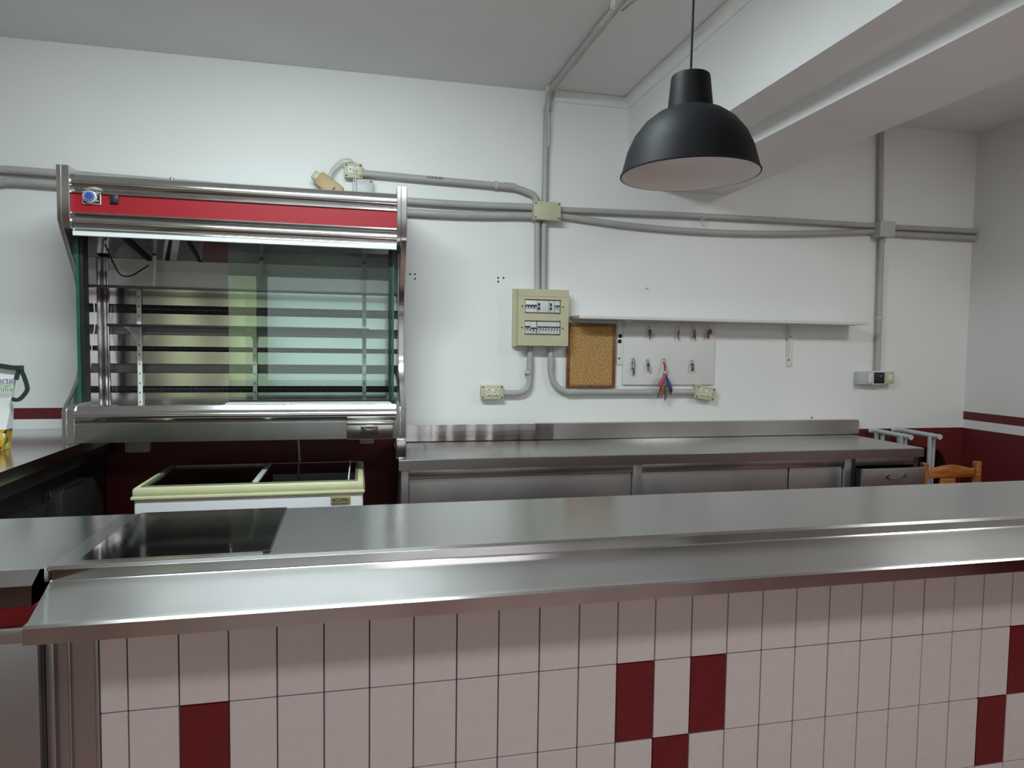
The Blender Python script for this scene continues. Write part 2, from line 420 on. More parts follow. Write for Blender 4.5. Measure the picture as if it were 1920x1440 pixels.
for r, (zt, zb) in enumerate(top_rows):
    for i in range(-1, 35):
        x0 = X0+i*tw if i >= 0 else -0.537; x1 = min(X0+(i+1)*tw, XEND)
        if x1-x0 >= 0.02: box(bm, x0+g/2, x1-g/2, YT, YT+0.007, zb+g/2, zt)
o = obj('cut_tile_course', bm, 'tile_white', bar, 0)
# steel cladding left of the tiles
bm = BM(); box(bm, -0.636, -0.537, YT+0.001, 1.95, 0, 1.012); obj('corner_cladding', bm, 'steel_cabinet', bar, 0)
bm = BM(); box(bm, -0.628, -0.615, YT-0.012, YT+0.002, 0, 1.012, 0.003); box(bm, -0.594, -0.588, YT-0.006, YT+0.002, 0, 1.012, 0.002); box(bm, -0.545, -0.537, YT-0.004, YT+0.002, 0, 1.012, 0.002)
obj('cladding_fold', bm, 'steel_cabinet', bar)

# bar worktop with recessed drip tray
wt = thing('bar_worktop', 'long brushed steel bar worktop with a lowered tray along its front', 'worktop', (1.0, 1.7, 1.04))
YN, YF = 1.540, 1.992
bm = prism(BM(), [(YN+0.004, ZT-0.004), (YN+0.008, ZT), (YF-0.006, ZT), (YF, ZT-0.006), (YF, ZT-0.045), (YF-0.02, ZT-0.045), (YF-0.02, ZT-0.02), (YN+0.02, ZT-0.02), (YN+0.02, ZT-0.03), (YN, ZT-0.03), (YN, ZT-0.008)], -0.640, XEND+0.02, 'x')
obj('top_sheet', bm, 'steel_bar', wt)
# tray: riser, sloping floor, raised lip, fascia
yl = 1.300
prof = [(YN, ZT-0.006), (YN-0.001, ZTRAY+0.002), (YN-0.005, ZTRAY-0.001), (yl+0.040, ZTRAY-0.010), (yl+0.034, ZTRAY-0.009), (yl+0.006, ZTRAY-0.003), (yl, ZTRAY-0.007), (yl, ZTRAY-0.036), (yl+0.012, ZTRAY-0.036), (yl+0.012, ZTRAY-0.018), (YN+0.018, ZTRAY-0.016), (YN+0.018, ZT-0.006)]
bm = BM(); prism(bm, prof, -0.602, XEND+0.02, 'x')
for v in bm.verts:                      # the left end is cut at a slight angle
    if v.co.x < -0.55: v.co.x = -0.580-0.22*(v.co.y-yl)
o = obj('drip_tray', bm, 'steel_tray', wt, 25)
o.data.materials.append(M['steel_fascia'])
for p_ in o.data.polygons:
    if p_.normal.y < -0.8: p_.material_index = 1
bm = BM(); box(bm, XEND, XEND+0.02, yl, YN, ZTRAY-0.036, ZTRAY+0.004); obj('tray_end', bm, 'steel_tray', wt, 0)
# polished cover plate let into the bar top
pr0, pr1 = PZ(535, 951, ZT+0.004), PZ(503, 1034, ZT+0.004)
pl = thing('cover_plate', 'polished mirror-like steel plate lying on the left end of the bar worktop', 'plate', (-0.4, 1.78, ZT))
bm = prism(BM(), [(-0.592, 1.568), (pr1.x, 1.568), (pr0.x, 1.985), (-0.592, 1.985)], ZT+0.0003, ZT+0.0030, 'z')
obj('plate_sheet', bm, 'steel_plate', pl, 0)
bm = BM(); tube(bm, [(pr1.x+0.002, 1.568, ZT+0.002), (pr0.x+0.002, 1.985, ZT+0.002)], 0.0020, 6); box(bm, pr1.x-0.012, pr1.x+0.002, 1.563, 1.570, ZT+0.0003, ZT+0.005)
obj('dark_edge', bm, 'gasket', pl)

# ------------------------------------------------------------------ left return counter
lc = thing('return_worktop', 'steel return worktop at the left carrying the tote bag', 'worktop', (-2.0, 2.7, 1.04))
XL = -2.6
bm = prism(BM(), [(XL, 1.532), (-0.6404, 1.532), (-0.6404, 1.985), (-1.25, 1.985), (-1.272, 3.995), (XL, 3.995)], ZT-0.05, ZT, 'z')
obj('top_sheet', bm, 'steel_left', lc, 0)
bm = prism(BM(), [(1.532, ZT), (1.495, ZT-0.022), (1.492, ZT-0.063), (1.532, ZT-0.063)], XL, -0.648, 'x')
o = obj('front_edge', bm, 'steel_bar', lc, 20); o.data.materials.append(M['steel_fascia'])
for p_ in o.data.polygons:
    if p_.normal.y < -0.9: p_.material_index = 1
bs = thing('corner_cabinet', 'steel clad base with a red stripe under the left worktop corner', 'bar', (-1.4, 1.8, 0))
obj('base_body', B(XL, -0.66, 1.52, 1.96, 0, ZT-0.064), 'steel_dark', bs, 0)
obj('red_stripe', B(XL, -0.645, 1.494, 1.52, 0.978, ZT-0.064), 'red_stripe', bs, 0)
bm = BM(); box(bm, XL, -0.637, 1.488, 1.52, 0, 0.978, 0.004); box(bm, XL, -0.637, 1.484, 1.50, 0.945, 0.978, 0.003)
obj('front_cladding', bm, 'steel_cabinet', bs)
fc = thing('under_counter_fridge', 'steel fridge cabinet, coloured dark for shade, under the left return worktop', 'cabinet', (-1.6, 3.0, 0))
obj('cabinet_body', B(-2.2, -1.345, 2.1, 3.95, 0.0, ZT-0.051), 'fridge_shaded', fc, 0)
def fridge_door(y0, y1, x, zt):
    bm = BM(); box(bm, -1.344, x, y0, y1, 0.12, zt, 0.004); d = obj('door', bm, 'fridge_shaded', fc)
    bm = BM(); box(bm, x-0.012, x, y0+0.02, y1-0.02, zt, zt+0.006, 0.002); obj('door_top_trim', bm, 'steel_panel', d)
    bm = BM(); tube(bm, [(x-0.045, y0-0.004, zt+0.006), (x-0.045, y0-0.004, zt-0.018)], 0.004, 8); obj('hinge_pin', bm, 'steel_polished', d)
fridge_door(3.22, 3.69, -1.27, 0.895)
fridge_door(2.62, 3.10, -1.285, 0.872)
bm = BM(); box(bm, -1.33, -1.30, 2.1, 3.95, ZT-0.12, ZT-0.052); obj('top_rail', bm, 'fridge_shaded', fc, 0)

# ------------------------------------------------------------------ refrigerated display case
case = thing('display_case', 'stainless steel refrigerated wall display case with a red band across its hood', 'display case', (-0.55, 3.7, 1.06))
CXL, CXR, CY = -1.334, 0.216, 3.395
def qcurve(a, b, c, n=8): return [tuple((a[i]*(1-t)**2+2*b[i]*t*(1-t)+c[i]*t*t) for i in (0, 1)) for t in [k/n for k in range(n+1)]]
mid = [(3.41, 2.062), (3.47, 1.975), (3.545, 1.868), (3.585, 1.79), (3.60, 1.70), (3.60, 1.50), (3.588, 1.44), (3.55, 1.375), (3.48, 1.302), (3.425, 1.264)]
endp = [(3.93, 1.081), (3.93, 2.335), (CY, 2.335), (CY, 2.092)] + mid + [(CY, 1.235), (CY, 1.081)]
for x0, x1, f0, f1 in ((CXL, CXL+0.020, CXL+0.020, CXL+0.052), (CXR-0.030, CXR, CXR-0.05, CXR-0.030)):
    e_ = obj('end_panel', prism(BM(), endp, x0, x1, 'x', 0.003), 'steel_panel', case)
    obj('top_flange', prism(BM(), [(3.50, 2.335), (CY, 2.335), (CY, 2.092), (3.41, 2.062), (3.47, 2.035), (3.50, 2.035)], f0, f1, 'x', 0.002), 'steel_panel', e_)
    obj('bottom_flange', prism(BM(), [(3.60, 1.081), (3.60, 1.262), (3.425, 1.264), (CY, 1.235), (CY, 1.081)], f0, f1, 'x', 0.002), 'steel_panel', e_)
# hood: upper round rail, red band, lower round rail
xi0, xi1 = CXL+0.052, CXR-0.05
xl_i, xr_i = CXL+0.0205, CXR-0.0305
def arc(cy, cz, ry, rz, a0, a1, n=10): return [(cy-ry*math.cos(math.radians(a0+(a1-a0)*k/n)), cz+rz*math.sin(math.radians(a0+(a1-a0)*k/n))) for k in range(n+1)]
yb_ = CY+0.05
up = [(3.90, 2.31), (3.48, 2.31)] + arc(CY+0.055, 2.268, 0.045, 0.042, 75, -55) + [(CY+0.024, 2.226), (CY+0.012, 2.224), (CY+0.012, 2.218), (CY+0.06, 2.218), (3.90, 2.29)]
obj('hood_rail', prism(BM(), up, xi0, xi1, 'x'), 'steel_polished', case, 40)
band = obj('red_band', B(xi0, xi1, CY+0.022, CY+0.06, 2.132, 2.2185), 'red_panel', case, 0)
lo = [(CY+0.07, 2.132), (CY+0.012, 2.132), (CY+0.012, 2.126), (CY+0.026, 2.122)] + arc(CY+0.052, 2.090, 0.042, 0.036, 60, -60) + [(CY+0.03, 2.056), (CY+0.03, 2.050), (CY+0.09, 2.050), (CY+0.09, 2.132)]
obj('hood_rail', prism(BM(), lo, xi0, xi1, 'x'), 'steel_polished', case, 40)
obj('light_trim', B(xi0, xi1, CY+0.026, CY+0.05, 2.030, 2.0498), 'film_white', case, 0)
# thermostat and switch
a, b_ = PY(155, 359, CY+0.02), PY(190, 384, CY+0.02)
ts = obj('thermostat', B(a.x, b_.x, CY+0.014, CY+0.0225, b_.z, a.z, 0.0015), 'white_plastic', case)
obj('face_plate', B(a.x+0.003, b_.x-0.003, CY+0.0125, CY+0.016, b_.z+0.003, a.z-0.003), 'black_plastic', ts, 0)
cx, cz = (a.x+b_.x)/2-0.004, (a.z+b_.z)/2+0.003
obj('dial_rim', tube(BM(), [(cx, CY+0.014, cz), (cx, CY-0.002, cz)], [0.0285, 0.026], 28), 'white_plastic', ts)
dl = obj('dial', tube(BM(), [(cx, CY, cz), (cx, CY-0.006, cz)], 0.0225, 28), 'dial_blue', ts)
bm = BM()
for k in range(12):
    an = 2*PI*k/12; box(bm, cx+0.018*math.cos(an)-0.0014, cx+0.018*math.cos(an)+0.0014, CY-0.0072, CY-0.006, cz+0.018*math.sin(an)-0.0014, cz+0.018*math.sin(an)+0.0014)
obj('dial_marks', bm, 'white_plastic', ts, 0)
bm = BM()
for z in (0.016, -0.016): box(bm, a.x+0.006, b_.x-0.006, CY+0.0118, CY+0.0126, cz+z-0.0012, cz+z+0.0012)
obj('plate_lines', bm, 'white_plastic', ts, 0)
p = PY(214.5, 374, CY+0.02)
sw = obj('switch', B(p.x-0.017, p.x+0.017, CY+0.012, CY+0.0225, p.z-0.02, p.z+0.02, 0.002), 'black_plastic', case)
obj('rocker', B(p.x-0.012, p.x+0.012, CY+0.008, CY+0.013, p.z-0.015, p.z+0.015, 0.002), 'navy_plastic', sw)
# inside
obj('back_plate', B(xl_i, xr_i, 3.905, 3.93, 1.10, 2.30), 'steel_dark', case, 0)
obj('case_roof', prism(BM(), [(3.44, 2.052), (3.905, 1.985), (3.905, 2.0), (3.44, 2.066)], xl_i, xr_i, 'x'), 'hood_dark', case, 0)
def roof_z(y): return 2.052-(y-3.44)*0.067/0.465
def roof_strip(name, top, bot, mat, d=0.004):
    ya, yb2 = 3.47, 3.885
    P4 = []
    for px in top: q = PY(px, 438, ya); P4.append((q.x, ya, roof_z(ya)-0.001))
    for px in bot[::-1]: q = PY(px, 494, yb2); P4.append((q.x, yb2, roof_z(yb2)-0.001))
    bm = BM(); A1 = [bm.verts.new(p_) for p_ in P4]; B1 = [bm.verts.new((p_[0], p_[1], p_[2]-d)) for p_ in P4]
    bm.faces.new(A1); bm.faces.new(B1[::-1])
    for i in range(4): bm.faces.new([A1[i], B1[i], B1[(i+1) % 4], A1[(i+1) % 4]])
    return obj(name, bm, mat, case, 0)
roof_strip('reflection_strip', (310, 317), (304, 309), 'film_white'); roof_strip('reflection_strip', (324, 338), (318, 331), 'film_white')  # reflections in the case roof, built as pale strips
roof_strip('reflection_gap', (317.3, 323.7), (309.3, 317.7), 'gasket'); roof_strip('hood_divider', (377, 381), (374, 377), 'steel_polished')  # first strip is the dark line between the two built reflections
roof_strip('red_cover', (382, 428), (378, 428), 'hood_red'); roof_strip('roof_strut', (346, 354), (372, 378), 'gasket', 0.006)
roof_strip('roof_strut', (224, 234), (276, 284), 'gasket', 0.010)
wv = [PY(197, 458, 3.6), PY(212, 492, 3.65), PY(226, 515, 3.7), PY(245, 517, 3.72), PY(262, 508, 3.74), PY(279, 497, 3.76)]
obj('lamp_wire', tube(BM(), curve_path(wv), 0.004, 6), 'gasket', case)
obj('upper_back_panel', B(xl_i, xr_i, 3.892, 3.905, 1.825, 1.986), 'steel_cabinet', case, 0)
zs = [(1.846, 1.746), (1.703, 1.638), (1.591, 1.529), (1.505, 1.437), (1.390, 1.319), (1.286, 1.200)]
for i, (z1, z0) in enumerate(zs):
    if i == 0: z1 = 1.823
    bm = BM(); prism(bm, [(3.866, z1), (3.8575, z1-0.003), (3.856, z0), (3.862, z0-0.002), (3.872, z0), (3.874, z1)], xl_i+0.004, xr_i, 'x')
    obj('slat', bm, 'steel_slat', case, 20)
def fins(z0, z1):
    obj('fin_backing', B(xl_i+0.05, xr_i-0.03, 3.9, 3.9045, z0-0.004, z1+0.004), 'fin_dark', case, 0)
    bm = BM(); x = xl_i+0.15; k = 0
    while x < xr_i-0.05:
        box(bm, x, x+0.0022, 3.870, 3.899, z0, z1); x += 0.0095
    tube(bm, [(xl_i+0.13, 3.88, (z0+z1)/2), (xr_i-0.04, 3.88, (z0+z1)/2)], 0.004, 6)
    o = obj('evaporator_fins', bm, 'fin_comb', case, 0); o['kind'] = 'stuff'
fins(1.704, 1.745); fins(1.506, 1.528); fins(1.287, 1.318)
obj('inner_side', B(xl_i, xl_i+0.004, 3.56, 3.905, 1.19, 2.03), 'steel_mirror', case, 0)
obj('inner_side', B(xr_i-0.004, xr_i, 3.56, 3.905, 1.19, 2.03), 'steel_mirror', case, 0)
obj('corner_post', B(xl_i+0.004, xl_i+0.032, 3.842, 3.90, 1.19, 1.985, 0.004), 'steel_slat', case)
obj('case_floor', B(xl_i, xr_i, 3.46, 3.905, 1.185, 1.197), 'steel_slat', case, 0)
# slotted uprights
for px, zlo, zhi in ((262, 1.2, 1.825), (478, 1.2, 1.62), (683, 1.2, 1.825)):
    x = PY(px, 650, 3.845).x
    u = obj('upright', B(x-0.011, x+0.011, 3.838, 3.852, zlo, zhi, 0.002), 'white_plastic', case)
    bm = BM(); z = zlo+0.03
    while z < zhi-0.02: box(bm, x-0.0025, x+0.0025, 3.8372, 3.839, z, z+0.010); z += 0.05
    obj('slots', bm, 'dark_hole', u, 0)
for px0, py0, px1, py1 in ((290, 478, 287, 541), (490, 488, 490, 546), (683, 494, 684, 553)):
    A_, B2 = PY(px0, py0, 3.80), PY(px1, py1, 3.78); B2.z = 1.823
    bm = BM(); tube(bm, [A_, B2], 0.009, 4); u = obj('upper_post', bm, 'white_plastic', case, 0)
    bm = BM(); tube(bm, [A_+Vector((0, 0, 0.006)), A_-Vector((0, 0, 0.004))], 0.0105, 8); obj('cap', bm, 'black_plastic', u)
# shelves
def shelf(z, xa, xb, y0, y1):
    s = obj('glass_shelf', B(xa, xb, y0, y1, z, z+0.006), 'glass_shelf', case, 0)
    obj('front_edge', B(xa, xb, y0-0.006, y0, z-0.004, z+0.010, 0.002), 'gasket', s)
    return s
shelf(1.815, xl_i+0.008, xr_i-0.008, 3.612, 3.89)
s2 = shelf(1.628, PY(200, 608, 3.62).x, PY(692, 628, 3.62).x, 3.62, 3.835)
for px in (262, 478, 683):
    x = PY(px, 650, 3.845).x
    bm = prism(BM(), [(3.838, 1.625), (3.66, 1.625), (3.66, 1.615), (3.838, 1.545)], x-0.0015, x+0.0015, 'x')
    br = obj('shelf_bracket', bm, 'white_plastic', case, 0)
    obj('bracket_clip', B(x-0.012, x+0.012, 3.650, 3.662, 1.618, 1.632), 'film_white', br, 0)
# front glazing
xg0, xg1 = PY(428, 600, 3.60).x, PY(735, 600, 3.60).x
pn = obj('sliding_pane', B(xg0, xg1, 3.604, 3.610, 1.262, 2.03), 'glass_pane', case, 0)
obj('pane_bottom_seal', B(xg0, xg1, 3.598, 3.612, 1.254, 1.2625), 'gasket', pn, 0)
obj('white_sill', B(xg0, xg1-0.006, 3.50, 3.60, 1.240, 1.2535), 'film_white', case, 0)
for g0, g1, k0, k1 in ((CXL+0.018, CXL+0.032, CXL+0.034, CXL+0.048), (CXR-0.055, CXR-0.067, CXR-0.069, CXR-0.080)):
    obj('side_glass', B(g0, g1, 3.535, 3.597, 1.262, 2.04), 'glass_edge', case)
    obj('gasket_strip', B(k0, k1, 3.54, 3.603, 1.262, 2.04), 'gasket', case)
# bottom rail and base
bt = [(3.62, 1.238), (3.47, 1.252), (3.42, 1.252), (CY+0.022, 1.246), (CY+0.016, 1.236)] + arc(CY+0.040, 1.205, 0.042, 0.030, 50, -55) + [(CY+0.024, 1.172), (CY+0.024, 1.166), (3.62, 1.166)]
obj('bottom_rail', prism(BM(), bt, xi0, xi1, 'x'), 'steel_polished', case, 40)
obj('base_fascia', B(xi0, xi1, CY+0.018, 3.92, 1.081, 1.166), 'steel_base', case, 0)
A_, B2 = PY(650, 791, CY), PY(737, 823, CY)
dr = obj('condensate_drawer', B(A_.x, B2.x, CY-0.004, CY+0.03, B2.z, A_.z, 0.003), 'steel_panel', case)
obj('drawer_trim', B(A_.x, B2.x, CY-0.010, CY+0.004, A_.z-0.016, A_.z-0.002, 0.003), 'steel_polished', dr)
cx = (PY(678, 800, CY).x+PY(707, 800, CY).x)/2
obj('handle_recess', B(cx-0.042, cx+0.042, CY-0.0055, CY, PY(692, 815, CY).z, PY(692, 799, CY).z, 0.001), 'steel_dark', dr)
bm = BM(); lathe(bm, [(0.0, 0.0), (0.040, 0.0), (0.036, -0.012), (0.022, -0.020), (0.0, -0.022)], 20)
xform(bm, Matrix.Translation((cx, CY-0.005, PY(692, 799.5, CY).z)) @ Matrix.Diagonal((1, 0.35, 0.9, 1)))
obj('cup_handle', bm, 'steel_polished', dr)
# leg at the right end standing on the counter
obj('foot_post', B(CXR-0.05, CXR, CY-0.02, CY+0.05, 0.979, 1.0805, 0.004), 'steel_panel', case)
p = PY(322, 332, 3.46)
obj('hood_screw', disc(BM(), (p.x, 3.46, 2.318), 0.008, 0.012, 12, 'z'), 'steel_polished', case)
p = PY(744, 700, 3.5)
cb = [PY(741, 690, 3.585), PY(746, 715, 3.56), PY(751, 738, 3.50), PY(750, 757, 3.46)]
obj('pane_cord', tube(BM(), curve_path(cb), 0.006, 8), 'gasket', case)
cb = [PY(176, 565, 3.66), PY(178, 607, 3.66), PY(173, 640, 3.66), PY(171, 672, 3.66), PY(165, 715, 3.66), PY(160, 738, 3.66)]
obj('sensor_cable', tube(BM(), curve_path(cb), 0.0025, 6), 'cable_white', case)

# ------------------------------------------------------------------ back counter on the right
ZC, YC0, XC0, XC1 = 0.978, 3.352, 0.178, 3.300
bc = thing('back_worktop', 'long steel back worktop with an upstand against the wall', 'worktop', (1.75, 3.7, 0.93))
bm = prism(BM(), [(3.985, ZC), (YC0+0.004, ZC), (YC0, ZC-0.004), (YC0, ZC-0.054), (YC0+0.02, ZC-0.054), (YC0+0.02, ZC-0.03), (3.985, ZC-0.03)], XC0, XC1, 'x')
obj('top_sheet', bm, 'steel_counter', bc)
obj('upstand', prism(BM(), [(3.972, ZC), (3.966, ZC+0.004), (3.972, ZC+0.100), (3.998, ZC+0.104), (3.998, ZC)], 1.05, 3.36, 'x'), 'steel_counter', bc)
xs_ = PY(1038, 800, 3.96).x
bm = BM(); n = 26; A_, Bv = [], []
for k in range(n+1):
    x = XC0+0.04+(xs_-XC0-0.04)*k/n; d = 0.004*math.sin(k*1.9)+0.003*math.sin(k*0.7)
    A_.append(bm.verts.new((x, 3.958+d*0.4, ZC+0.006))); Bv.append(bm.verts.new((x, 3.952+d, ZC+0.104)))
for k in range(n): bm.faces.new([A_[k], A_[k+1], Bv[k+1], Bv[k]])
bmesh.ops.solidify(bm, geom=bm.faces[:], thickness=0.006)
obj('film_covered_upstand', bm, 'steel_film', bc)
cbn = thing('base_cabinet', 'grey steel base cabinet with two recessed doors under the back worktop', 'cabinet', (1.4, 3.65, 0))
YK = YC0+0.032
xd = [PY(p_, 900, YK).x for p_ in (752, 766, 1186, 1203, 1480, 1594)]
obj('cabinet_body', B(xd[0], xd[5], YK+0.03, 3.97, 0.05, ZC-0.056), 'steel_dark', cbn, 0)
for x0, x1 in ((xd[0], xd[1]), (xd[2], xd[3]), (xd[5]-0.045, xd[5])):
    obj('stile', B(x0, x1, YK-0.006, YK+0.031, 0.05, ZC-0.056, 0.002), 'steel_cabinet', cbn)
for x0, x1 in ((xd[1], xd[2]), (xd[3], xd[5]-0.045)):
    obj('rail', B(x0, x1, YK-0.004, YK+0.031, ZC-0.102, ZC-0.056, 0.003), 'steel_counter', cbn)
for x0, x1 in ((xd[1], xd[2]), (xd[3], xd[4]), (xd[4]+0.004, xd[5]-0.047)):
    obj('door', B(x0+0.003, x1-0.003, YK+0.012, YK+0.031, 0.06, ZC-0.106, 0.002), 'steel_cabinet', cbn)
du = thing('drawer_unit', 'steel drawer unit with its top drawer pulled open', 'cabinet', (3.0, 3.6, 0))
xq0, xq1 = xd[5]+0.003, XC1-0.01
bm = BM(); box(bm, xq0, xq0+0.03, YK, 3.95, 0.05, ZC-0.056); box(bm, xq1-0.03, xq1, YK, 3.95, 0.05, ZC-0.056); box(bm, xq0, xq1, 3.9, 3.95, 0.05, ZC-0.056); box(bm, xq0+0.03, xq1-0.03, YK, 3.9, 0.05, 0.62)
obj('carcass', bm, 'steel_dark', du, 0)
obj('rail', B(xq0+0.03, xq1-0.03, YK, YK+0.03, ZC-0.105, ZC-0.056, 0.003), 'steel_cabinet', du)
yd = 3.262
dx0, dx1 = PY(1619, 885, yd).x, PY(1736, 885, yd).x
zdt = PY(1660, 879, yd).z
bm = BM(); box(bm, dx0, dx1, yd, yd+0.02, 0.66, zdt, 0.002)
dw = obj('drawer', bm, 'steel_cabinet', du)
bm = BM(); db0, db1 = max(dx0+0.01, xq0+0.034), min(dx1-0.01, xq1-0.034)
box(bm, db0, db0+0.004, yd+0.02, yd+0.5, 0.68, zdt-0.012); box(bm, db1-0.004, db1, yd+0.02, yd+0.5, 0.68, zdt-0.012); box(bm, db0, db1, yd+0.02, yd+0.5, 0.68, 0.684)
obj('drawer_box', bm, 'steel_dark', dw, 0)
hx = (PY(1660, 893, yd).x+PY(1698, 893, yd).x)/2; hz = PY(1680, 893, yd).z
bm = BM()
for s in (-1, 1): disc(bm, (hx+s*0.055, yd-0.004, hz), 0.012, 0.008, 14)
tube(bm, curve_path([(hx-0.055, yd-0.006, hz), (hx-0.03, yd-0.020, hz-0.010), (hx+0.03, yd-0.020, hz-0.010), (hx+0.055, yd-0.006, hz)], 6), 0.005, 8)
obj('bail_handle', bm, 'steel_dark', dw)

# ------------------------------------------------------------------ chest freezer
fz = thing('chest_freezer', 'white chest freezer with cream rim and sliding glass lids below the display case', 'freezer', (-0.49, 3.5, 0))
fy0, fy1, fx0, fx1, fzt = 3.2, 3.79, -0.992, 0.008, 0.906
obj('freezer_body', B(fx0+0.006, fx1-0.004, fy0+0.008, fy1, 0.03, 0.858, 0.012), 'freezer_white', fz)
def ring_frame(x0, x1, y0, y1, z0, z1, wd, bev):
    bm = BM(); box(bm, x0, x1, y0, y0+wd, z0, z1, bev); box(bm, x0, x1, y1-wd, y1, z0, z1, bev)
    box(bm, x0, x0+wd, y0+wd*0.5, y1-wd*0.5, z0, z1, bev); box(bm, x1-wd, x1, y0+wd*0.5, y1-wd*0.5, z0, z1, bev); return bm
obj('rim', ring_frame(fx0, fx1, fy0, fy1, 0.862, fzt, 0.034, 0.014), 'freezer_cream', fz)
obj('rim_bead', ring_frame(fx0-0.004, fx1+0.004, fy0-0.004, fy1+0.002, 0.853, 0.868, 0.05, 0.005), 'freezer_cream', fz)
obj('lid_track', ring_frame(fx0+0.03, fx1-0.03, fy0+0.028, fy1-0.028, 0.885, fzt+0.004, 0.012, 0.003), 'lid_track', fz)
obj('liner', B(fx0+0.035, fx1-0.035, fy0+0.035, fy1-0.035, 0.8585, 0.8625), 'freezer_inside', fz, 0)
xm = PZ(490, 890, fzt).x
for x0, x1, z in ((fx0+0.043, xm+0.02, fzt-0.012), (xm-0.02, fx1-0.043, fzt-0.004)):
    g_ = obj('glass_lid', B(x0, x1, fy0+0.041, fy1-0.041, z, z+0.005), 'glass_lid', fz, 0)
obj('lid_handle', B(xm-0.012, xm+0.014, fy0+0.042, fy1-0.042, fzt+0.001, fzt+0.008, 0.003), 'grey_plastic', fz)
obj('lid_guide', B(fx1-0.075, fx1-0.068, fy0+0.05, fy1-0.05, fzt+0.0, fzt+0.014, 0.003), 'film_white', fz)
A_, B2 = PY(620, 931, fy0), PY(657, 943, fy0)
bd = obj('badge', B(A_.x, B2.x, fy0-0.002, fy0+0.01, B2.z, A_.z, 0.004), 'badge_gold', fz)
text('lettering', 'ECOFRI', 0.019, ((A_.x+B2.x)/2, fy0-0.003, (A_.z+B2.z)/2-0.006), 'text_black', bd, align='CENTER', sx=1.15)

# junction box and white cable on the dark wall under the case
A_, B2 = PY(234, 826, 3.96), PY(281, 848, 3.96)
tag(obj('junction_box', B(A_.x, B2.x, 3.955, 3.999, B2.z, A_.z+0.03, 0.006), 'cream_plastic'), 'cream junction box on the dark red wall under the display case', 'junction box')
A_, B2 = PY(674, 826, 3.96), PY(701, 832, 3.96)
tag(obj('wall_socket', B(A_.x, B2.x, 3.955, 3.999, B2.z, A_.z+0.05, 0.006), 'cream_plastic'), 'dim cream socket just under the right end of the display case', 'socket')
c0 = PY(559, 815, 3.985); c1 = PY(561, 900, 3.985)
tag(obj('cable', tube(BM(), [c0+Vector((0, 0, 0.1)), c0, (c0+c1)/2+Vector((0.004, 0, 0)), c1, c1+Vector((0, 0, -0.4))], 0.0065, 8), 'cable_white'), 'white cable running down the wall behind the freezer', 'cable')

# ------------------------------------------------------------------ conduits, junction boxes
YWC = 3.972
def WP(x, y, Y=YWC): return PY(x, y, Y)
def conduit(label, pts, r=0.019, rad=0.07, smooth=False, clips=(), couplers=(), raw=None):
    P = raw or [WP(*p) for p in pts]
    path = curve_path(P) if smooth else smooth_path(P, rad)
    if clips or couplers:
        t = thing('conduit', label, 'conduit', P[0], 'grey wall conduits'); obj('pipe', tube(BM(), path, r, 16), 'conduit_grey', t)
        for q, d in couplers:
            q = Vector(q); d = Vector(d).normalized(); obj('coupler', tube(BM(), [q-d*0.035, q+d*0.035], r*1.14, 16), 'conduit_grey', t)
        for q, d in clips:
            q = Vector(q); d = Vector(d).normalized(); obj('clip', tube(BM(), [q-d*0.009, q+d*0.009], r*1.3, 14), 'grey_plastic', t)
        return t
    return tag(obj('conduit', tube(BM(), path, r, 16), 'conduit_grey'), label, 'conduit', 'grey wall conduits')
conduit('upper grey conduit running behind the display case top to the cream box', [(-60, 313), (0, 318), (105, 325), (765, 377), (1005, 389)], 0.021, smooth=True)
conduit('lower grey conduit running behind the display case top to the cream box', [(-60, 338), (0, 342), (105, 346), (765, 398), (1005, 405)], 0.022, smooth=True)
# box above the case to cream junction box
e0, e1 = WP(940, 348), WP(700, 327)
t = conduit('grey conduit from the upper socket bending down into the cream box', [(676, 325), (700, 327), (965, 351), (1003, 366), (1007, 384)], 0.020, 0.05,
            couplers=[(WP(955, 350), e0-e1)], clips=[(WP(930, 347.5), e0-e1)])
pp = WP(822, 334.5, YWC-0.021)
text('lettering', 'CONFLEX', 0.022, pp+Vector((-0.07, 0, -0.004)), 'text_black', t, extrude=0.0004, tilt=-0.02)
# riser from the junction box to the ceiling and along it
q0, q1, q2 = WP(1021, 380), WP(1025, 200), None
qa = Vector((PY(1030, 175, YWC).x, 3.965, H-0.03))
qb = PZ(1037, 163, H-0.022); qc = PZ(1160, 8, H-0.022)
dirc = (qc-qb).normalized(); qd = qb+dirc*4.5
path = [q0, q1, Vector((q1.x+0.01, YWC, H-0.12)), Vector((qb.x-0.005, 3.95, H-0.022)), qb+dirc*0.12, qd]
cl = [(qb+dirc*s, dirc) for s in (0.35, 0.75, 1.2)]
conduit('grey conduit climbing from the cream box and crossing the ceiling', None, 0.0185, 0.09, raw=path, couplers=[(q, d) for q, d in cl])
for q in (PZ(1029, 166, H-0.012), PZ(1152, 6, H-0.012)):
    bm = BM(); box(bm, q.x-0.014, q.x+0.014, q.y-0.02, q.y+0.02, H-0.030, H, 0.003); tube(bm, [q+Vector((0, 0, 0.012)), q-Vector((0, 0, 0.028))], 0.006, 8)
    tag(obj('ceiling_clip', bm, 'cream_light'), 'small clip on the ceiling beside the conduit %s' % ('near the back wall' if q.y > 3.5 else 'nearer the lamp'), 'clip')
w0 = [WP(1157, 18, 3.0)]
wr = [qb+dirc*1.35+Vector((0.02, 0, -0.012)), qb+dirc*1.15+Vector((0.05, 0, -0.02)), qb+dirc*0.95+Vector((0.03, 0, -0.01))]
tag(obj('cable', tube(BM(), curve_path(wr), 0.005, 8), 'conduit_grey'), 'loose grey cable hanging beside the ceiling conduit', 'cable')
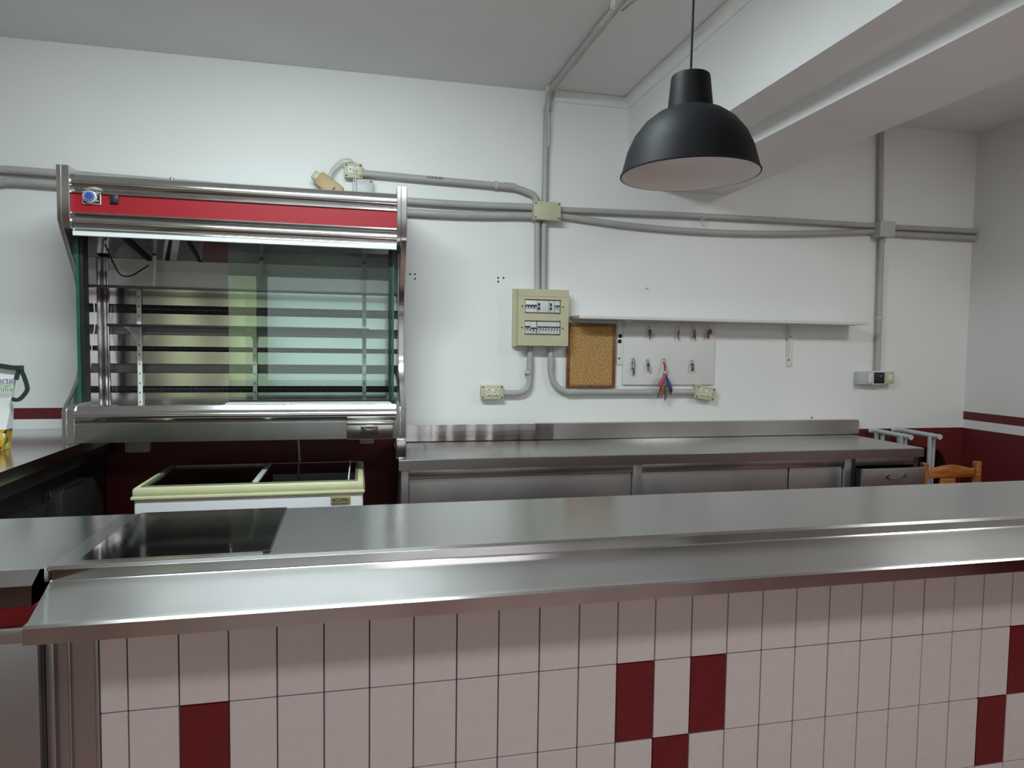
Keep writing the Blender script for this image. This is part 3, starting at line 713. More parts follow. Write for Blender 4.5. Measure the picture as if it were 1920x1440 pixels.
wr = [WP(1027, 196, 3.945), WP(1029, 230, 3.95), WP(1028, 275, 3.955)]
tag(obj('cable', tube(BM(), curve_path(wr), 0.004, 8), 'cable_white'), 'thin white cable along the vertical conduit under the ceiling', 'cable')
conduit('left of the two grey conduits dropping from the cream box to the breaker panel', [(1007.5, 408), (1007.5, 545)], 0.0185)
conduit('right of the two grey conduits dropping from the cream box to the breaker panel', [(1020.5, 408), (1019, 545)], 0.0185)
conduit('upper straight grey conduit between the cream box and the small grey box', [(1045, 393), (1330, 406), (1648, 424)], 0.0185, smooth=True)
conduit('sagging lower grey conduit between the cream box and the small grey box', [(1045, 404), (1180, 423), (1330, 435), (1480, 438), (1648, 434)], 0.0185, smooth=True)
conduit('upper grey conduit from the small grey box to the right wall corner', [(1672, 426), (1829, 434)], 0.0185)
conduit('lower grey conduit from the small grey box to the right wall corner', [(1672, 438), (1829, 447)], 0.0195)
zt_ = WP(1652, 262)
path = [WP(1650, 425), zt_, Vector((zt_.x, YWC, H-0.022)), Vector((zt_.x-0.06, 2.2, H-0.022))]
conduit('grey conduit rising from the small grey box and bending under the right ceiling', None, 0.0185, 0.08, raw=path)
conduit('grey conduit dropping from the small grey box to the switch group', [(1653, 436), (1645, 700)], 0.0185, clips=[(WP(1649, 596), (0, 0, 1))])
p0, p1, p2, p3 = WP(993, 645), WP(993, 700), WP(985, 737), WP(940, 737)
conduit('grey conduit curving left from the breaker panel to the double socket', [(994, 645), (993, 737), (940, 737)], 0.0185, 0.14,
        couplers=[(WP(993.5, 684), (0, 0, 1))], clips=[(WP(990, 698), (0.1, 0, 1))])
conduit('grey conduit curving right from the breaker panel to the tilted socket', [(1032, 645), (1033, 735), (1306, 735)], 0.0185, 0.16,
        couplers=[(WP(1033, 682), (0, 0, 1)), (WP(1072, 735), (1, 0, 0))])
def wall_box(name, label, cat, x0, y0, x1, y1, depth, mat, bev=0.006, Y=None, screws=True, group=None):
    Yf = 4.0-depth; a, b = PY(x0, y0, Yf), PY(x1, y1, Yf)
    t = thing(name, label, cat, ((a.x+b.x)/2, 3.999, b.z), group)
    obj('box_body', B(a.x, b.x, Yf+0.006, 3.9995, b.z, a.z, bev), mat, t)
    obj('cover', B(a.x-0.002, b.x+0.002, Yf, Yf+0.012, b.z-0.002, a.z+0.002, 0.004), mat, t)
    if screws:
        for x in (a.x+0.010, b.x-0.010):
            for z in (a.z-0.010, b.z+0.010): obj('screw', disc(BM(), (x, Yf, z), 0.0045, 0.003, 12), 'dark_hole', t)
    return t, a, b, Yf
wall_box('junction_box', 'square cream junction box where the conduits meet on the white wall', 'junction box', 1002, 377, 1051, 413, 0.09, 'cream_plastic')
t, a, b, Yf = wall_box('junction_box', 'small grey junction box at the conduit crossing on the right', 'junction box', 1652, 414, 1678, 444, 0.09, 'grey_plastic', screws=False)
obj('stain_label', B(a.x+0.025, a.x+0.045, Yf-0.001, Yf+0.001, b.z+0.03, a.z-0.02), 'cream_plastic', t, 0)
# hook between the two conduits
q = WP(1318, 415, 3.96)
bm = BM(); tube(bm, curve_path([q+Vector((0.012, 0.0, 0.05)), q+Vector((0.014, 0, 0.02)), q+Vector((-0.012, -0.01, 0.01)), q+Vector((-0.014, -0.01, -0.02)), q+Vector((0.0, -0.01, -0.03))]), 0.004, 8)
tag(obj('pipe_hook', bm, 'grey_plastic'), 'small bent hook under the upper conduit near the lamp', 'hook')

# ------------------------------------------------------------------ sockets and switches
def schuko(t, cx, Yf, cz, r, mat='cream_light'):
    bm = BM(); lathe(bm, [(r, -0.002), (r, 0.0035), (r*0.90, 0.0035), (r*0.84, 0.0008), (0.0, 0.0008)], 28)
    xform(bm, Matrix.Translation((cx, Yf, cz)) @ Matrix.Rotation(PI/2, 4, 'X'))
    s = obj('socket_well', bm, mat, t)
    bm = BM()
    for sx in (-1, 1): disc(bm, (cx+sx*r*0.40, Yf-0.0012, cz), r*0.15, 0.002, 10)
    box(bm, cx-r*0.12, cx+r*0.12, Yf-0.004, Yf, cz-r*0.98, cz-r*0.72); box(bm, cx-r*0.12, cx+r*0.12, Yf-0.004, Yf, cz+r*0.72, cz+r*0.98)
    obj('socket_holes', bm, 'dark_hole', s)
    return s
def double_socket(label, cx, cz, rot, w_=0.138, h_=0.083, d_=0.05):
    t = thing('double_socket', label, 'socket', (cx, 3.999, cz), 'cream double sockets')
    obj('box_body', B(cx-w_/2, cx+w_/2, 4-d_+0.008, 3.9995, cz-h_/2, cz+h_/2, 0.006), 'cream_plastic', t)
    obj('cover', B(cx-w_/2-0.001, cx+w_/2+0.001, 4-d_, 4-d_+0.014, cz-h_/2-0.001, cz+h_/2+0.001, 0.005), 'cream_plastic', t)
    obj('insert', B(cx-0.043, cx+0.043, 4-d_-0.004, 4-d_+0.002, cz-0.022, cz+0.022, 0.002), 'cream_light', t)
    for s in (-1, 1): schuko(t, cx+s*0.0215, 4-d_-0.0045, cz, 0.0185)
    for x in (-1, 1):
        for z in (-1, 1): obj('screw', disc(BM(), (cx+x*(w_/2-0.011), 4-d_-0.0005, cz+z*(h_/2-0.010)), 0.0045, 0.003, 12), 'dark_hole', t)
    t.rotation_euler = (0, rot, 0)
    return t
p = PY(923.5, 735.5, 3.95); double_socket('cream double socket screwed level on the wall left of the breaker panel', p.x, p.z, 0.0)
p = PY(1323, 737, 3.95); double_socket('tilted cream double socket at the lower corner of the key board', p.x, p.z, 0.17)
# socket with plug over the case
t, a, b, Yf = wall_box('wall_socket', 'cream single socket with a plug in it above the display case', 'socket', 646, 305, 679, 334, 0.055, 'cream_plastic')
obj('insert', B(a.x+0.018, b.x-0.014, Yf-0.004, Yf+0.002, b.z+0.020, a.z-0.016, 0.002), 'cream_light', t)
obj('white_module', B(a.x+0.020, a.x+0.044, Yf-0.006, Yf, b.z+0.026, a.z-0.020, 0.001), 'white_plastic', t)
obj('module_hole', disc(BM(), (a.x+0.032, Yf-0.0065, (a.z+b.z)/2+0.004), 0.004, 0.003, 10), 'dark_hole', t)
pc = PY(666, 318, Yf); schuko(t, pc.x, Yf-0.0045, pc.z, 0.021)
tag(obj('plug', tube(BM(), [(pc.x, Yf+0.004, pc.z), (pc.x, Yf-0.022, pc.z)], [0.016, 0.012], 18), 'cream_plastic'), 'round cream plug in the socket above the display case', 'plug')
c0 = Vector((pc.x, Yf-0.018, pc.z-0.004)); c1 = PY(667, 340, 3.93); c2 = PY(667, 358, 3.93)
tag(obj('cable', tube(BM(), curve_path([c0, c1, c2, c2+Vector((0, 0, -0.1))]), 0.004, 8), 'cable_white'), 'thin white cable hanging from the plug above the display case', 'cable')
t, a, b, Yf = wall_box('junction_box', 'pale blue-grey junction box on the wall just above the display case', 'junction box', 662, 335, 699, 372, 0.06, 'grey_plastic')
# adaptor hanging with two cables
ad = thing('adaptor', 'tan plug adaptor dangling on two cables behind the display case top', 'adaptor', PY(615, 345, 3.93))
bm = B(-0.075, 0.075, -0.025, 0.025, -0.042, 0.042, 0.012); pa = PY(617, 349, 3.93)
xform(bm, Matrix.Translation(pa) @ Matrix.Rotation(0.62, 4, 'Y')); obj('adaptor_body', bm, 'tan_plastic', ad)
bm = B(0.030, 0.036, -0.0265, 0.0, -0.04, 0.01); xform(bm, Matrix.Translation(pa) @ Matrix.Rotation(0.62, 4, 'Y')); obj('slot', bm, 'dark_hole', ad)
bm = B(-0.105, -0.06, -0.018, 0.018, -0.025, 0.025, 0.008); xform(bm, Matrix.Translation(pa) @ Matrix.Rotation(0.62, 4, 'Y')); obj('plug_end', bm, 'cream_plastic', ad)
for k, (dx, dz) in enumerate(((0, 0), (3, 5))):
    pts = [PY(614+dx, 335, 3.93), PY(622+dx, 317+dz*0.5, 3.945), PY(638+dx, 301+dz, 3.955), PY(654+dx, 298+dz, 3.96), PY(664+dx, 305+dz*0.4, 3.97), PY(668, 312, 3.975)]
    tag(obj('cable', tube(BM(), curve_path(pts), 0.0055, 8), 'cable_white'), ('outer' if k == 0 else 'inner')+' of two cream cables arching from the tan adaptor to the socket', 'cable')
# switch group on the right
Yf = 3.945
a, b = PY(1612, 697, Yf), PY(1637, 721, Yf)
t = thing('wall_switch', 'grey surface switch left of the black socket on the right wall end', 'switch', ((a.x+b.x)/2, 3.999, b.z))
obj('box_body', B(a.x, b.x, Yf, 3.9995, b.z, a.z, 0.005), 'grey_plastic', t)
obj('rocker', B(b.x-0.040, b.x-0.012, Yf-0.004, Yf+0.002, b.z+0.012, a.z-0.010, 0.002), 'white_plastic', t)
a, b = PY(1637.5, 696, Yf-0.006), PY(1659, 721, Yf-0.006)
t = thing('wall_socket', 'black faced socket in a white frame between two switches', 'socket', ((a.x+b.x)/2, 3.999, b.z))
obj('frame', B(a.x, b.x, Yf-0.006, 3.9995, b.z, a.z, 0.004), 'white_plastic', t)
obj('black_face', B(a.x+0.006, b.x-0.006, Yf-0.010, Yf, b.z+0.007, a.z-0.007, 0.003), 'black_plastic', t)
obj('face_glint', disc(BM(), ((a.x+b.x)/2+0.01, Yf-0.0105, (a.z+b.z)/2+0.012), 0.004, 0.002, 10), 'grey_plastic', t)
a, b = PY(1660, 697, Yf), PY(1676.5, 720, Yf)
t = thing('wall_switch', 'yellowed cream switch right of the black socket', 'switch', ((a.x+b.x)/2, 3.999, b.z))
obj('box_body', B(a.x, b.x, Yf, 3.9995, b.z, a.z, 0.005), 'cream_plastic', t)
obj('rocker', B(a.x+0.026, b.x-0.016, Yf-0.004, Yf+0.002, b.z+0.022, a.z-0.018, 0.002), 'cream_light', t)

# ------------------------------------------------------------------ breaker panel
Yp = 3.90
a, b = PY(973, 541, Yp), PY(1065, 649, Yp)
bp = thing('breaker_panel', 'cream breaker panel with two rows of breakers on the white wall', 'breaker panel', ((a.x+b.x)/2, 3.999, b.z))
bm = prism(BM(), [(a.x-0.018, b.z-0.006), (b.x+0.002, b.z-0.006), (b.x+0.002, a.z+0.004), (a.x-0.018, a.z+0.004)], 3.9995, 3.96, 'y')
obj('back_box', bm, 'cream_plastic', bp, 0)
# front cover with two windows cut out
def cover(bm, X0_, X1_, Z0_, Z1_, wins, y0, y1):
    zcur = Z0_
    for (wx0, wx1, wz0, wz1) in sorted(wins, key=lambda q: q[2]):
        box(bm, X0_, X1_, y0, y1, zcur, wz0); box(bm, X0_, wx0, y0, y1, wz0, wz1); box(bm, wx1, X1_, y0, y1, wz0, wz1); zcur = wz1
    box(bm, X0_, X1_, y0, y1, zcur, Z1_)
wins = []
for (x0, y0, x1, y1) in ((984.5, 560.5, 1051.5, 589), (984, 600.5, 1051, 629)):
    A_, B2 = PY(x0, y0, Yp), PY(x1, y1, Yp); wins.append((A_.x, B2.x, B2.z, A_.z))
bm = BM(); cover(bm, a.x, b.x, b.z, a.z, wins, Yp, 3.962); bmesh.ops.remove_doubles(bm, verts=bm.verts, dist=1e-5)
obj('cover', bm, 'cream_plastic', bp, 0)
obj('window_backing', B(a.x+0.01, b.x-0.01, 3.94, 3.958, b.z+0.01, a.z-0.01), 'cream_light', bp, 0)
obj('lid_seam', B(a.x+0.012, b.x-0.002, Yp-0.0012, Yp+0.001, PY(1010, 555.5, Yp).z-0.0015, PY(1010, 555.5, Yp).z+0.0015), 'tan_plastic', bp, 0)
for (wx0, wx1, wz0, wz1) in wins:
    for x in (wx0-0.016, wx1+0.014): obj('screw', disc(BM(), (x, Yp, (wz0+wz1)/2), 0.0045, 0.003, 12), 'dark_hole', bp)
for x, y in ((976, 640), (1058, 638), (978, 548)): 
    q = PY(x, y, Yp); obj('screw', disc(BM(), (q.x, Yp, q.z), 0.004, 0.003, 12), 'tan_plastic', bp)
yb0 = Yp+0.010
def breaker(wx0, wx1, wz0, wz1, f0, f1, mat, toggles, tog='navy_plastic', wide=0.7, up=0.0):
    x0, x1 = wx0+(wx1-wx0)*f0, wx0+(wx1-wx0)*f1; zc = (wz0+wz1)/2+0.002
    bk = obj('breaker', B(x0+0.0006, x1-0.0006, yb0, 3.939, wz0+0.008, wz1-0.006, 0.001), mat, bp)
    if toggles:
        obj('toggle_bar', B(x0+0.002, x1-0.002, yb0-0.004, yb0+0.002, zc-0.010+up, zc+0.008+up, 0.001), tog, bk)
        n = toggles
        for k in range(n):
            xx = x0+(x1-x0)*(k+0.5)/n; obj('toggle', B(xx-0.0042, xx+0.0042, yb0-0.010, yb0-0.003, zc-0.012+up, zc-0.002+up, 0.001), 'white_plastic', bk)
    return bk
w1, w2 = wins[0], wins[1]
breaker(*w1, 0.02, 0.35, 'white_plastic', 4)
for f0, f1 in ((0.36, 0.68), (0.69, 0.83)):
    k = breaker(*w1, f0, f1, 'breaker_grey', 0); xk = w1[0]+(w1[1]-w1[0])*f0
    zk = (w1[2]+w1[3])/2
    for dz_ in (0.004, -0.020): obj('test_button', B(xk+0.003, xk+0.015, yb0-0.003, yb0+0.001, zk+dz_, zk+dz_+0.018, 0.001), 'black_plastic', k)
breaker(*w1, 0.84, 0.99, 'breaker_grey', 2)
breaker(*w2, 0.01, 0.17, 'breaker_grey', 2); breaker(*w2, 0.17, 0.34, 'breaker_grey', 2, up=-0.008)
for k in range(8): breaker(*w2, 0.36+k*0.079, 0.36+(k+1)*0.079, 'breaker_grey', 1)

# ------------------------------------------------------------------ shelf, brackets, boards
ZS0, ZS1 = 1.7275, 1.7455
sx0, sx1, sy0 = 1.262, PY(1628, 604, 3.825).x, 3.825
sh = thing('wall_shelf', 'long narrow white shelf on two brackets above the cork and key boards', 'shelf', (2.3, 3.999, ZS0))
obj('shelf_board', B(sx0+0.003, sx1, sy0, 3.999, ZS0, ZS1, 0.001), 'shelf_white', sh)
obj('raw_end', B(sx0, sx0+0.003, sy0, 3.999, ZS0, ZS1), 'shelf_core', sh, 0)
for px, pz, nm in ((1162, 684, 'l'), (1479, 687, 'r')):
    q = PY(px, pz, 3.995); zt0 = ZS0
    bm = BM(); box(bm, q.x-0.020, q.x+0.020, 3.991, 3.9995, q.z, zt0, 0.003); box(bm, q.x-0.014, q.x+0.014, sy0+0.02, 3.995, zt0-0.007, zt0, 0.002)
    br = obj('bracket', bm, 'bracket_white', sh)
    bm = prism(BM(), [(3.992, zt0), (3.935, zt0), (3.975, zt0-0.10), (3.984, q.z+0.04), (3.992, q.z+0.03)], q.x-0.0205, q.x-0.0175, 'x') if nm == 'r' else prism(BM(), [(3.992, zt0), (3.88, zt0), (3.980, zt0-0.05), (3.992, zt0-0.06)], q.x+0.0175, q.x+0.0205, 'x')
    obj('gusset', bm, 'bracket_white', br, 0)
    for (hx_, hz_, r_) in (((1163, 630, 0.013), (1162, 640, 0.013), (1161, 672, 0.006)) if nm == 'l' else ((1482, 632, 0.005), (1479, 675, 0.005))):
        h_ = PY(hx_, hz_, 3.99); obj('hole', disc(BM(), (h_.x, 3.9905, h_.z), r_, 0.003, 16), 'dark_hole', br)
# cork board
a, b = PY(1064, 605, 3.98), PY(1153, 727.5, 3.98)
ck = thing('cork_board', 'upright cork pin board in a brown frame beside the breaker panel', 'cork board', ((a.x+b.x)/2, 3.999, b.z))
obj('cork_sheet', B(a.x+0.01, b.x-0.01, 3.984, 3.998, b.z+0.01, a.z-0.01), 'cork', ck, 0)
fw = 0.020
for x0, x1, z0, z1 in ((a.x, a.x+fw, b.z, a.z), (b.x-fw, b.x, b.z, a.z), (a.x+fw, b.x-fw, b.z, b.z+fw), (a.x+fw, b.x-fw, a.z-fw, a.z)):
    obj('frame_piece', B(x0, x1, 3.977, 3.999, z0, z1, 0.003), 'frame_wood', ck)
# key board
YKB = 3.985
a, b = PY(1170, 605, YKB), PY(1338, 721.5, YKB)
kb = thing('key_board', 'flat white key board with rows of hooks under the shelf', 'key board', ((a.x+b.x)/2, 3.999, b.z))
obj('board', B(a.x, b.x, YKB, 3.9995, b.z, a.z-0.004, 0.002), 'board_white', kb)
def hook(px, py):
    q = PY(px, py, YKB); bm = BM()
    tube(bm, curve_path([q+Vector((0, 0.004, 0)), q+Vector((0, -0.010, 0)), q+Vector((0, -0.016, -0.002)), q+Vector((0, -0.018, 0.006))], 5), 0.0022, 8)
    obj('hook', bm, 'ring_metal', kb); return q+Vector((0, -0.012, 0))
def key_geo(bm, p, ang, L=0.055, r=0.012, y=0.0):
    """flat key hanging from p: round bow and a bitted blade"""
    k = BM(); tube(k, [(0, -0.001, -r), (0, 0.001, -r)], r, 14)
    prism(k, [(-0.0036, -r*1.7), (0.0036, -r*1.7), (0.0036, -L+0.004), (0.0, -L), (-0.002, -L+0.002), (-0.0036, -L+0.010), (-0.0020, -L+0.014), (-0.0036, -L+0.020)], -0.001, 0.001, 'y')
    xform(k, Matrix.Translation(p+Vector((0, y, 0))) @ Matrix.Rotation(ang, 4, 'Y'))
    tmp = bpy.data.meshes.new('tmp'); k.to_mesh(tmp); k.free(); bm.from_mesh(tmp); bpy.data.meshes.remove(tmp)
def ring_geo(bm, p, r, y=0.0):
    tube(bm, [p+Vector((r*math.sin(t), y, r*math.cos(t)-r)) for t in [2*PI*k/18 for k in range(19)]], 0.0016, 6, cap=False)
def fob(p, w_, h_, mat, parent, ang=0.0, y=-0.004, name='tag', d=0.006):
    bm = BM(); lathe(bm, [(0.0, 0.0), (0.30, -0.03), (0.62, -0.18), (0.92, -0.45), (1.0, -0.68), (0.82, -0.88), (0.45, -0.98), (0.0, -1.0)], 14); xform(bm, Matrix.Diagonal((w_/2, d/2+0.002, h_, 1))); xform(bm, Matrix.Translation(p+Vector((0, y, 0))) @ Matrix.Rotation(ang, 4, 'Y')); return obj(name, bm, mat, parent)
def keyring(label, px, py, keys, fobs, rr=0.010):
    q = hook(px, py); t = thing('key_ring', label, 'keys', q, 'key sets on the key board')
    bm = BM(); ring_geo(bm, q+Vector((0, 0, 0.003)), rr); obj('ring', bm, 'ring_metal', t)
    base = q-Vector((0, 0, rr*1.7))
    for i, (ang, L, mat) in enumerate(keys):
        bm = BM(); key_geo(bm, base, ang, L, 0.010, -0.003+0.0035*i-0.006); obj('key', bm, mat, t)
    for (dx, dz, w_, h_, mat, ang) in fobs: fob(base+Vector((dx, 0, dz)), w_, h_, mat, t, ang, -0.010)
    return t
keyring('brown metal keys on the first hook of the top row', 1216, 613, [(0.0, 0.065, 'key_dark'), (-0.7, 0.058, 'key_metal'), (-0.5, 0.055, 'key_metal')], [(0, 0.004, 0.012, 0.052, 'key_dark', 0)])
keyring('single slim key with a dark violet tag in the top row', 1271, 613, [(0.05, 0.072, 'key_metal')], [(-0.004, 0.0, 0.010, 0.062, 'tag_purple', 0.05)])
keyring('grey metal keys left of the green tagged set in the top row', 1300, 612, [(0.1, 0.07, 'key_metal'), (-0.1, 0.072, 'key_dark'), (0.0, 0.06, 'key_metal')], [(0, -0.006, 0.017, 0.05, 'key_dark', 0)])
keyring('keys with green and red tags at the right end of the top row', 1327, 613, [(0.0, 0.06, 'key_dark')], [(0.006, 0.004, 0.024, 0.034, 'tag_green', -0.15), (-0.008, -0.010, 0.016, 0.05, 'tag_red', 0.05)])
keyring('long bunch of silver keys at the left end of the bottom row', 1186, 672, [(0.08, 0.075, 'ring_metal'), (-0.08, 0.085, 'key_dark'), (0.02, 0.095, 'key_metal'), (0.12, 0.06, 'key_dark')], [(-0.002, -0.01, 0.012, 0.05, 'ring_metal', 0.05)])
keyring('key with a round blue head and salmon tag in the bottom row', 1213, 675, [(0.0, 0.058, 'key_dark')], [(0.0, 0.0, 0.022, 0.026, 'tag_blue', 0), (0.008, -0.012, 0.014, 0.045, 'tag_salmon', -0.05)])
keyring('small dark keys on a ring at the right of the bottom row', 1296, 676, [(0.1, 0.055, 'key_dark'), (-0.1, 0.055, 'key_dark'), (0.0, 0.05, 'ring_metal')], [(0.0, -0.01, 0.018, 0.04, 'key_dark', 0)])
t = keyring('large bunch of keys with coloured tags hanging below the key board', 1243, 673, [], [], 0.013)
q = PY(1243, 673, YKB)+Vector((0, -0.012, 0)); q2 = q-Vector((0.008, 0.030, 0.075))
bm = BM(); tube(bm, [q-Vector((0, 0.002, 0.020)), q-Vector((0, 0.020, 0.045)), q2+Vector((0, -0.006, 0.0))], [0.005, 0.0075, 0.006], 8); obj('strap', bm, 'tag_red', t)
bm = BM(); ring_geo(bm, q2+Vector((0, 0, 0.004)), 0.015, -0.010); obj('ring', bm, 'ring_metal', t)
base = q2-Vector((0, 0, 0.016))
for i, (ang, L, mat, w_) in enumerate(((0.52, 0.095, 'tag_pink', 0.026), (0.36, 0.10, 'tag_pink', 0.020), (0.26, 0.12, 'tag_orange', 0.024), (0.12, 0.10, 'tag_yellow', 0.011), (0.02, 0.09, 'tag_teal', 0.010), (-0.10, 0.09, 'tag_teal', 0.012), (-0.30, 0.10, 'tag_blue', 0.024), (-0.50, 0.115, 'tag_purple', 0.020), (-0.42, 0.135, 'black_plastic', 0.028))):
    fob(base, w_*1.25, L, mat, t, ang, -0.026+0.004*i, d=0.010)
for i, (ang, L, mat) in enumerate(((0.34, 0.165, 'key_dark'), (0.20, 0.155, 'tag_red'), (0.10, 0.135, 'key_metal'), (-0.02, 0.175, 'key_dark'), (-0.10, 0.165, 'key_metal'), (-0.25, 0.14, 'ring_metal'), (-0.36, 0.15, 'key_dark'))):
    bm = BM(); key_geo(bm, base, ang, L, 0.016, -0.026+0.004*i); obj('key', bm, mat, t)

# ------------------------------------------------------------------ pendant lamp
LY = 1.72
lc_ = PY(1296, 330, LY)
lx, lz = lc_.x-0.010, 2.034
lp = thing('pendant_lamp', 'black dome pendant lamp with a white inside hanging over the bar', 'lamp', (lx, LY, H))
R_ = 0.2
outer = [(0.052, 0.283), (0.0555, 0.280), (0.057, 0.272), (0.0655, 0.186), (0.070, 0.181), (0.100, 0.170), (0.134, 0.144), (0.163, 0.107), (0.183, 0.064), (0.195, 0.018), (0.200, 0.0), (0.203, -0.002), (0.203, -0.006), (0.199, -0.006)]
bm = BM(); lathe(bm, [(0.0, 0.284), (0.046, 0.284)]+outer, 72)
LS = 0.93
def tiltm(): return Matrix.Translation((lx, LY, lz+0.292*LS)) @ Matrix.Rotation(-0.015, 4, 'Y') @ Matrix.Scale(LS, 4) @ Matrix.Translation((0, 0, -0.292))
xform(bm, tiltm()); obj('shade', bm, 'lamp_black', lp, 30)
inner = [(0.199, -0.006), (0.1965, 0.0), (0.191, 0.018), (0.179, 0.062), (0.159, 0.104), (0.131, 0.139), (0.098, 0.165), (0.06, 0.176), (0.0, 0.178)]
bm = BM(); lathe(bm, inner, 72); xform(bm, tiltm()); obj('inner_reflector', bm, 'lamp_white', lp, 40)
bm = BM(); lathe(bm, [(0.0, 0.176), (0.022, 0.176), (0.022, 0.160), (0.0, 0.158)], 24); xform(bm, tiltm()); obj('bulb_holder', bm, 'white_plastic', lp)
bm = BM(); lathe(bm, [(0.0, 0.160), (0.014, 0.158), (0.020, 0.145), (0.020, 0.135), (0.014, 0.124), (0.0, 0.120)], 24); xform(bm, tiltm()); obj('bulb', bm, 'film_white', lp)
bm = BM(); tube(bm, [(lx, LY, lz+0.283*LS), (lx+0.004, LY, 2.7), (lx+0.004, LY, H)], 0.0032, 10); obj('cord', bm, 'lamp_black', lp)
bm = BM(); lathe(bm, [(0.0, 0.0), (0.05, 0.0), (0.05, -0.03), (0.02, -0.05), (0.0, -0.05)], 28, (lx+0.004, LY, H)); obj('ceiling_cup', bm, 'lamp_black', lp)

# ------------------------------------------------------------------ tote bag
bg = thing('tote_bag', 'white tote bag with printed words, fruit picture and dark green handles', 'bag', (-1.66, 3.28, ZT))
yb1 = 3.22
tr = PY(29, 688, yb1); br_ = PZ(-2, 840, ZT+0.001)
xr_t, zr_t = tr.x, tr.z; xr_b = PY(3, 828, yb1).x
wl = 0.40
bm = BM(); nu, nv = 10, 12; G = []
for s, yy in ((0, 0), (1, 0.15)):
    g_ = []
    for j in range(nv+1):
        f = j/nv; row = []
        xr = xr_b+(xr_t-xr_b)*f; zz = ZT+0.001+(zr_t-ZT)*f
        for i in range(nu+1):
            u = i/nu; d = 0.010*math.sin(u*5+f*7+s)*f*(1-f)*3
            taper = (1-f*0.75) if s else 0
            row.append(bm.verts.new((xr-wl*(1-u), yb1+(0.07*(1-0.75*f) if s else 0.012*f)+d, zz)))
        g_.append(row)
    G.append(g_)
for g_ in G:
    for j in range(nv):
        for i in range(nu): bm.faces.new([g_[j][i], g_[j][i+1], g_[j+1][i+1], g_[j+1][i]])
for j in range(nv):
    for i in (0, nu): bm.faces.new([G[0][j][i], G[0][j+1][i], G[1][j+1][i], G[1][j][i]])
for i in range(nu): bm.faces.new([G[0][0][i], G[0][0][i+1], G[1][0][i+1], G[1][0][i]])
o = obj('bag_body', bm, 'bag_white', bg, 60)
o.data.materials.append(M['bag_print'])
for p_ in o.data.polygons:
    c = p_.center
    if c.z < ZT+0.10: p_.material_index = 1
pt = PY(25, 718, yb1-0.008); text('lettering', 'arte', 0.034, pt+Vector((0, 0, 0)), 'text_violet', bg, align='RIGHT')
pt = PY(24, 734, yb1-0.012); text('lettering', 'milia', 0.035, pt, 'text_green', bg, align='RIGHT')
bm = BM()
def strap(bm, pts, w_=0.008, th_=0.003):
    P = curve_path(pts, 6); prev = None
    for i, p_ in enumerate(P):
        t_ = (P[min(i+1, len(P)-1)]-P[max(i-1, 0)]).normalized(); n_ = Vector((t_.z, 0, -t_.x)).normalized()
        q_ = [bm.verts.new(p_+n_*a1*w_+Vector((0, b1*th_, 0))) for a1, b1 in ((-1, -1), (1, -1), (1, 1), (-1, 1))]
        if prev:
            for k in range(4): bm.faces.new([prev[k], prev[(k+1) % 4], q_[(k+1) % 4], q_[k]])
        else: bm.faces.new(q_)
        prev = q_
    bm.faces.new(prev)
yh = yb1-0.006
strap(bm, [PY(x, y, yh) for x, y in ((30, 712), (35, 696), (38, 692), (45, 706), (51, 726), (49, 735), (40, 746), (32, 750), (22, 748))])
obj('handle', bm, 'strap_green', bg)
bm = BM(); strap(bm, [PY(x, y, yh) for x, y in ((-25, 685), (0, 686), (20, 689), (34, 690))], 0.010); obj('top_binding', bm, 'strap_green', bg)
bm = BM(); A_, B2 = PY(29, 685, yh), PY(45, 696, yh); box(bm, A_.x, B2.x, yh-0.005, yh+0.005, B2.z, A_.z, 0.004); obj('handle_knot', bm, 'strap_green', bg)

# ------------------------------------------------------------------ stacked tubular chairs behind the counter end
def metal_chair(label, x, yb, yf, z, legx):
    t = thing('metal_chair', label, 'chair', (x, (yb+yf)/2, 0), 'tubular chairs behind the counter end')
    bm = BM(); tube(bm, smooth_path([(x-0.02, yb, z-0.005), (x, yb-0.03, z), (x+0.01, yf, z-0.006)], 0.03), 0.0165, 12); obj('arm_tube', bm, 'alu', t)
    for (yy, dx) in ((yb-0.045, 0.0), (yb-0.06, 0.035), (yf+0.05, 0.0), (yf+0.055, 0.03)):
        zz = z-0.006
        bm = BM(); tube(bm, [(x+dx, yy, zz), (x+dx, yy, zz-0.12), (x+dx+0.01, yy+0.01, zz-0.35), (x+dx+0.05, yy-0.02, 0.0)], [0.0145, 0.0145, 0.012, 0.009], 10); obj('leg', bm, 'alu', t)
    bm = BM(); disc(bm, (x+0.01, yf-0.012, z-0.006), 0.0175, 0.014, 12); disc(bm, (x+0.009, yf+0.05, z+0.010), 0.007, 0.006, 10, 'z'); obj('end_cap', bm, 'grey_plastic', t)
    # curved dark shell seen edge-on
    bm = BM(); n = 12; A_, Bv = [], []
    for k in range(n+1):
        an = -PI/2+PI*k/n; A_.append(bm.verts.new((x+0.075+0.012*math.cos(an), 3.70-0.11*math.cos(an), z-0.36+0.26*math.sin(an)))); Bv.append(bm.verts.new((x+0.075, 3.93, z-0.36+0.26*math.sin(an))))
    for k in range(n): bm.faces.new([A_[k], A_[k+1], Bv[k+1], Bv[k]])
    bmesh.ops.solidify(bm, geom=bm.faces[:], thickness=0.016); obj('seat_shell', bm, 'brown_shell', t, 50)
    return t
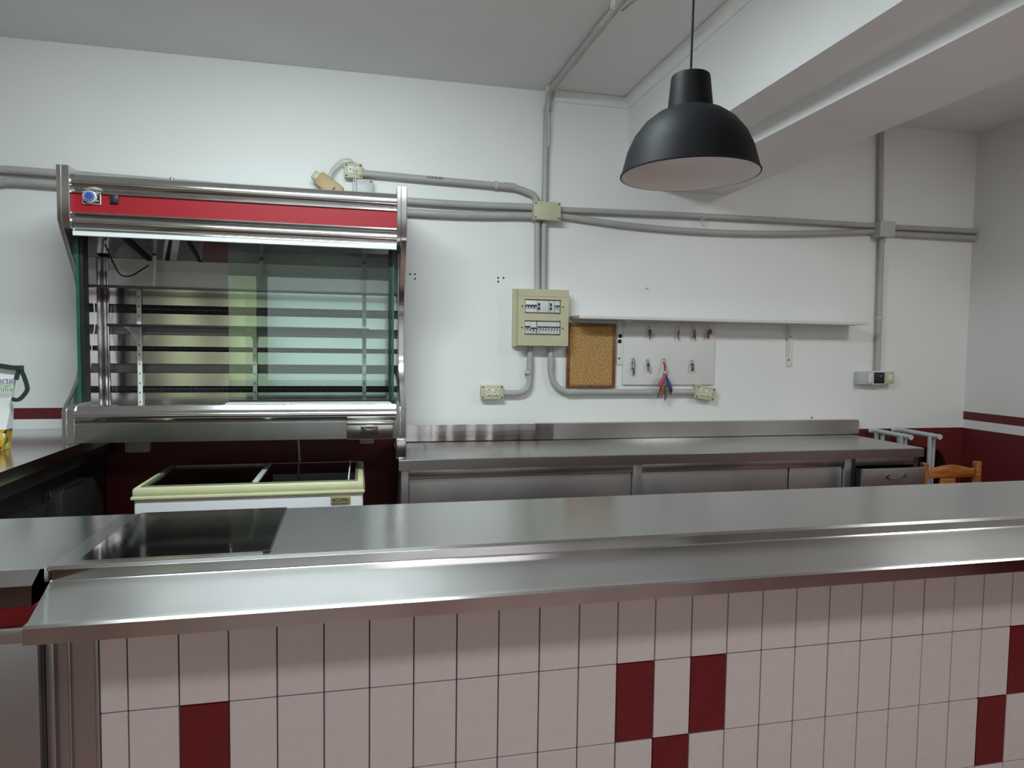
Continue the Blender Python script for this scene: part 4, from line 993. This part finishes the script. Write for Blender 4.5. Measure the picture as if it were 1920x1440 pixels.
metal_chair('grey tubular chair frame nearest the end of the steel counter', 3.47, 3.975, 3.66, 1.005, 0)
metal_chair('grey tubular chair frame further from the steel counter end', 3.655, 3.975, 3.62, 1.010, 0)

# ------------------------------------------------------------------ wooden chair
wc = thing('wooden_chair', 'varnished pine chair beside the open drawer at the right', 'chair', (3.5, 3.2, 0))
yc = 3.42
xr0, xr1 = PY(1826, 866, yc).x, PY(1838, 880, yc).x
xl0, xl1 = PY(1728, 868, yc).x, PY(1738, 880, yc).x
zp = PY(1830, 865, yc).z
for x0, x1 in ((xl0, xl1), (xr0, xr1)):
    bm = BM(); xc = (x0+x1)/2; box(bm, xc-0.019, xc+0.019, yc-0.018, yc+0.018, 0, zp, 0.005); obj('back_post', bm, 'chair_wood', wc)
xa, xb = xl1, xr0
zt1, zt0 = PY(1745, 880, yc).z, PY(1760, 896, yc).z
zm = PY(1773, 872, yc).z
top = []
for k in range(17):
    u = k/16; arch = max(0.0, math.sin(PI*(u-0.1)/0.8)) if 0.1 < u < 0.9 else 0.0
    top.append((xa+(xb-xa)*u, zt1+(zm-zt1)*arch**0.8))
obj('crest_rail', prism(BM(), [(xa, zt0), (xb, zt0)]+top[::-1], yc-0.011, yc+0.011, 'y', 0.003), 'chair_wood', wc, 50)
obj('splat', B((xa+xb)/2-0.075, (xa+xb)/2+0.035, yc-0.006, yc+0.006, 0.52, zt0+0.002, 0.002), 'chair_wood', wc)
obj('lower_rail', B(xa, xb, yc-0.010, yc+0.010, 0.50, 0.54, 0.003), 'chair_wood', wc)
obj('seat', B(xl0-0.015, xr1+0.015, yc-0.40, yc+0.02, 0.43, 0.455, 0.008), 'chair_wood', wc)
for x0 in ((xl0+xl1)/2, (xr0+xr1)/2):
    obj('front_leg', B(x0-0.019, x0+0.019, yc-0.39, yc-0.352, 0, 0.43, 0.004), 'chair_wood', wc)
    obj('side_stretcher', B(x0-0.010, x0+0.010, yc-0.355, yc-0.015, 0.18, 0.21, 0.003), 'chair_wood', wc)
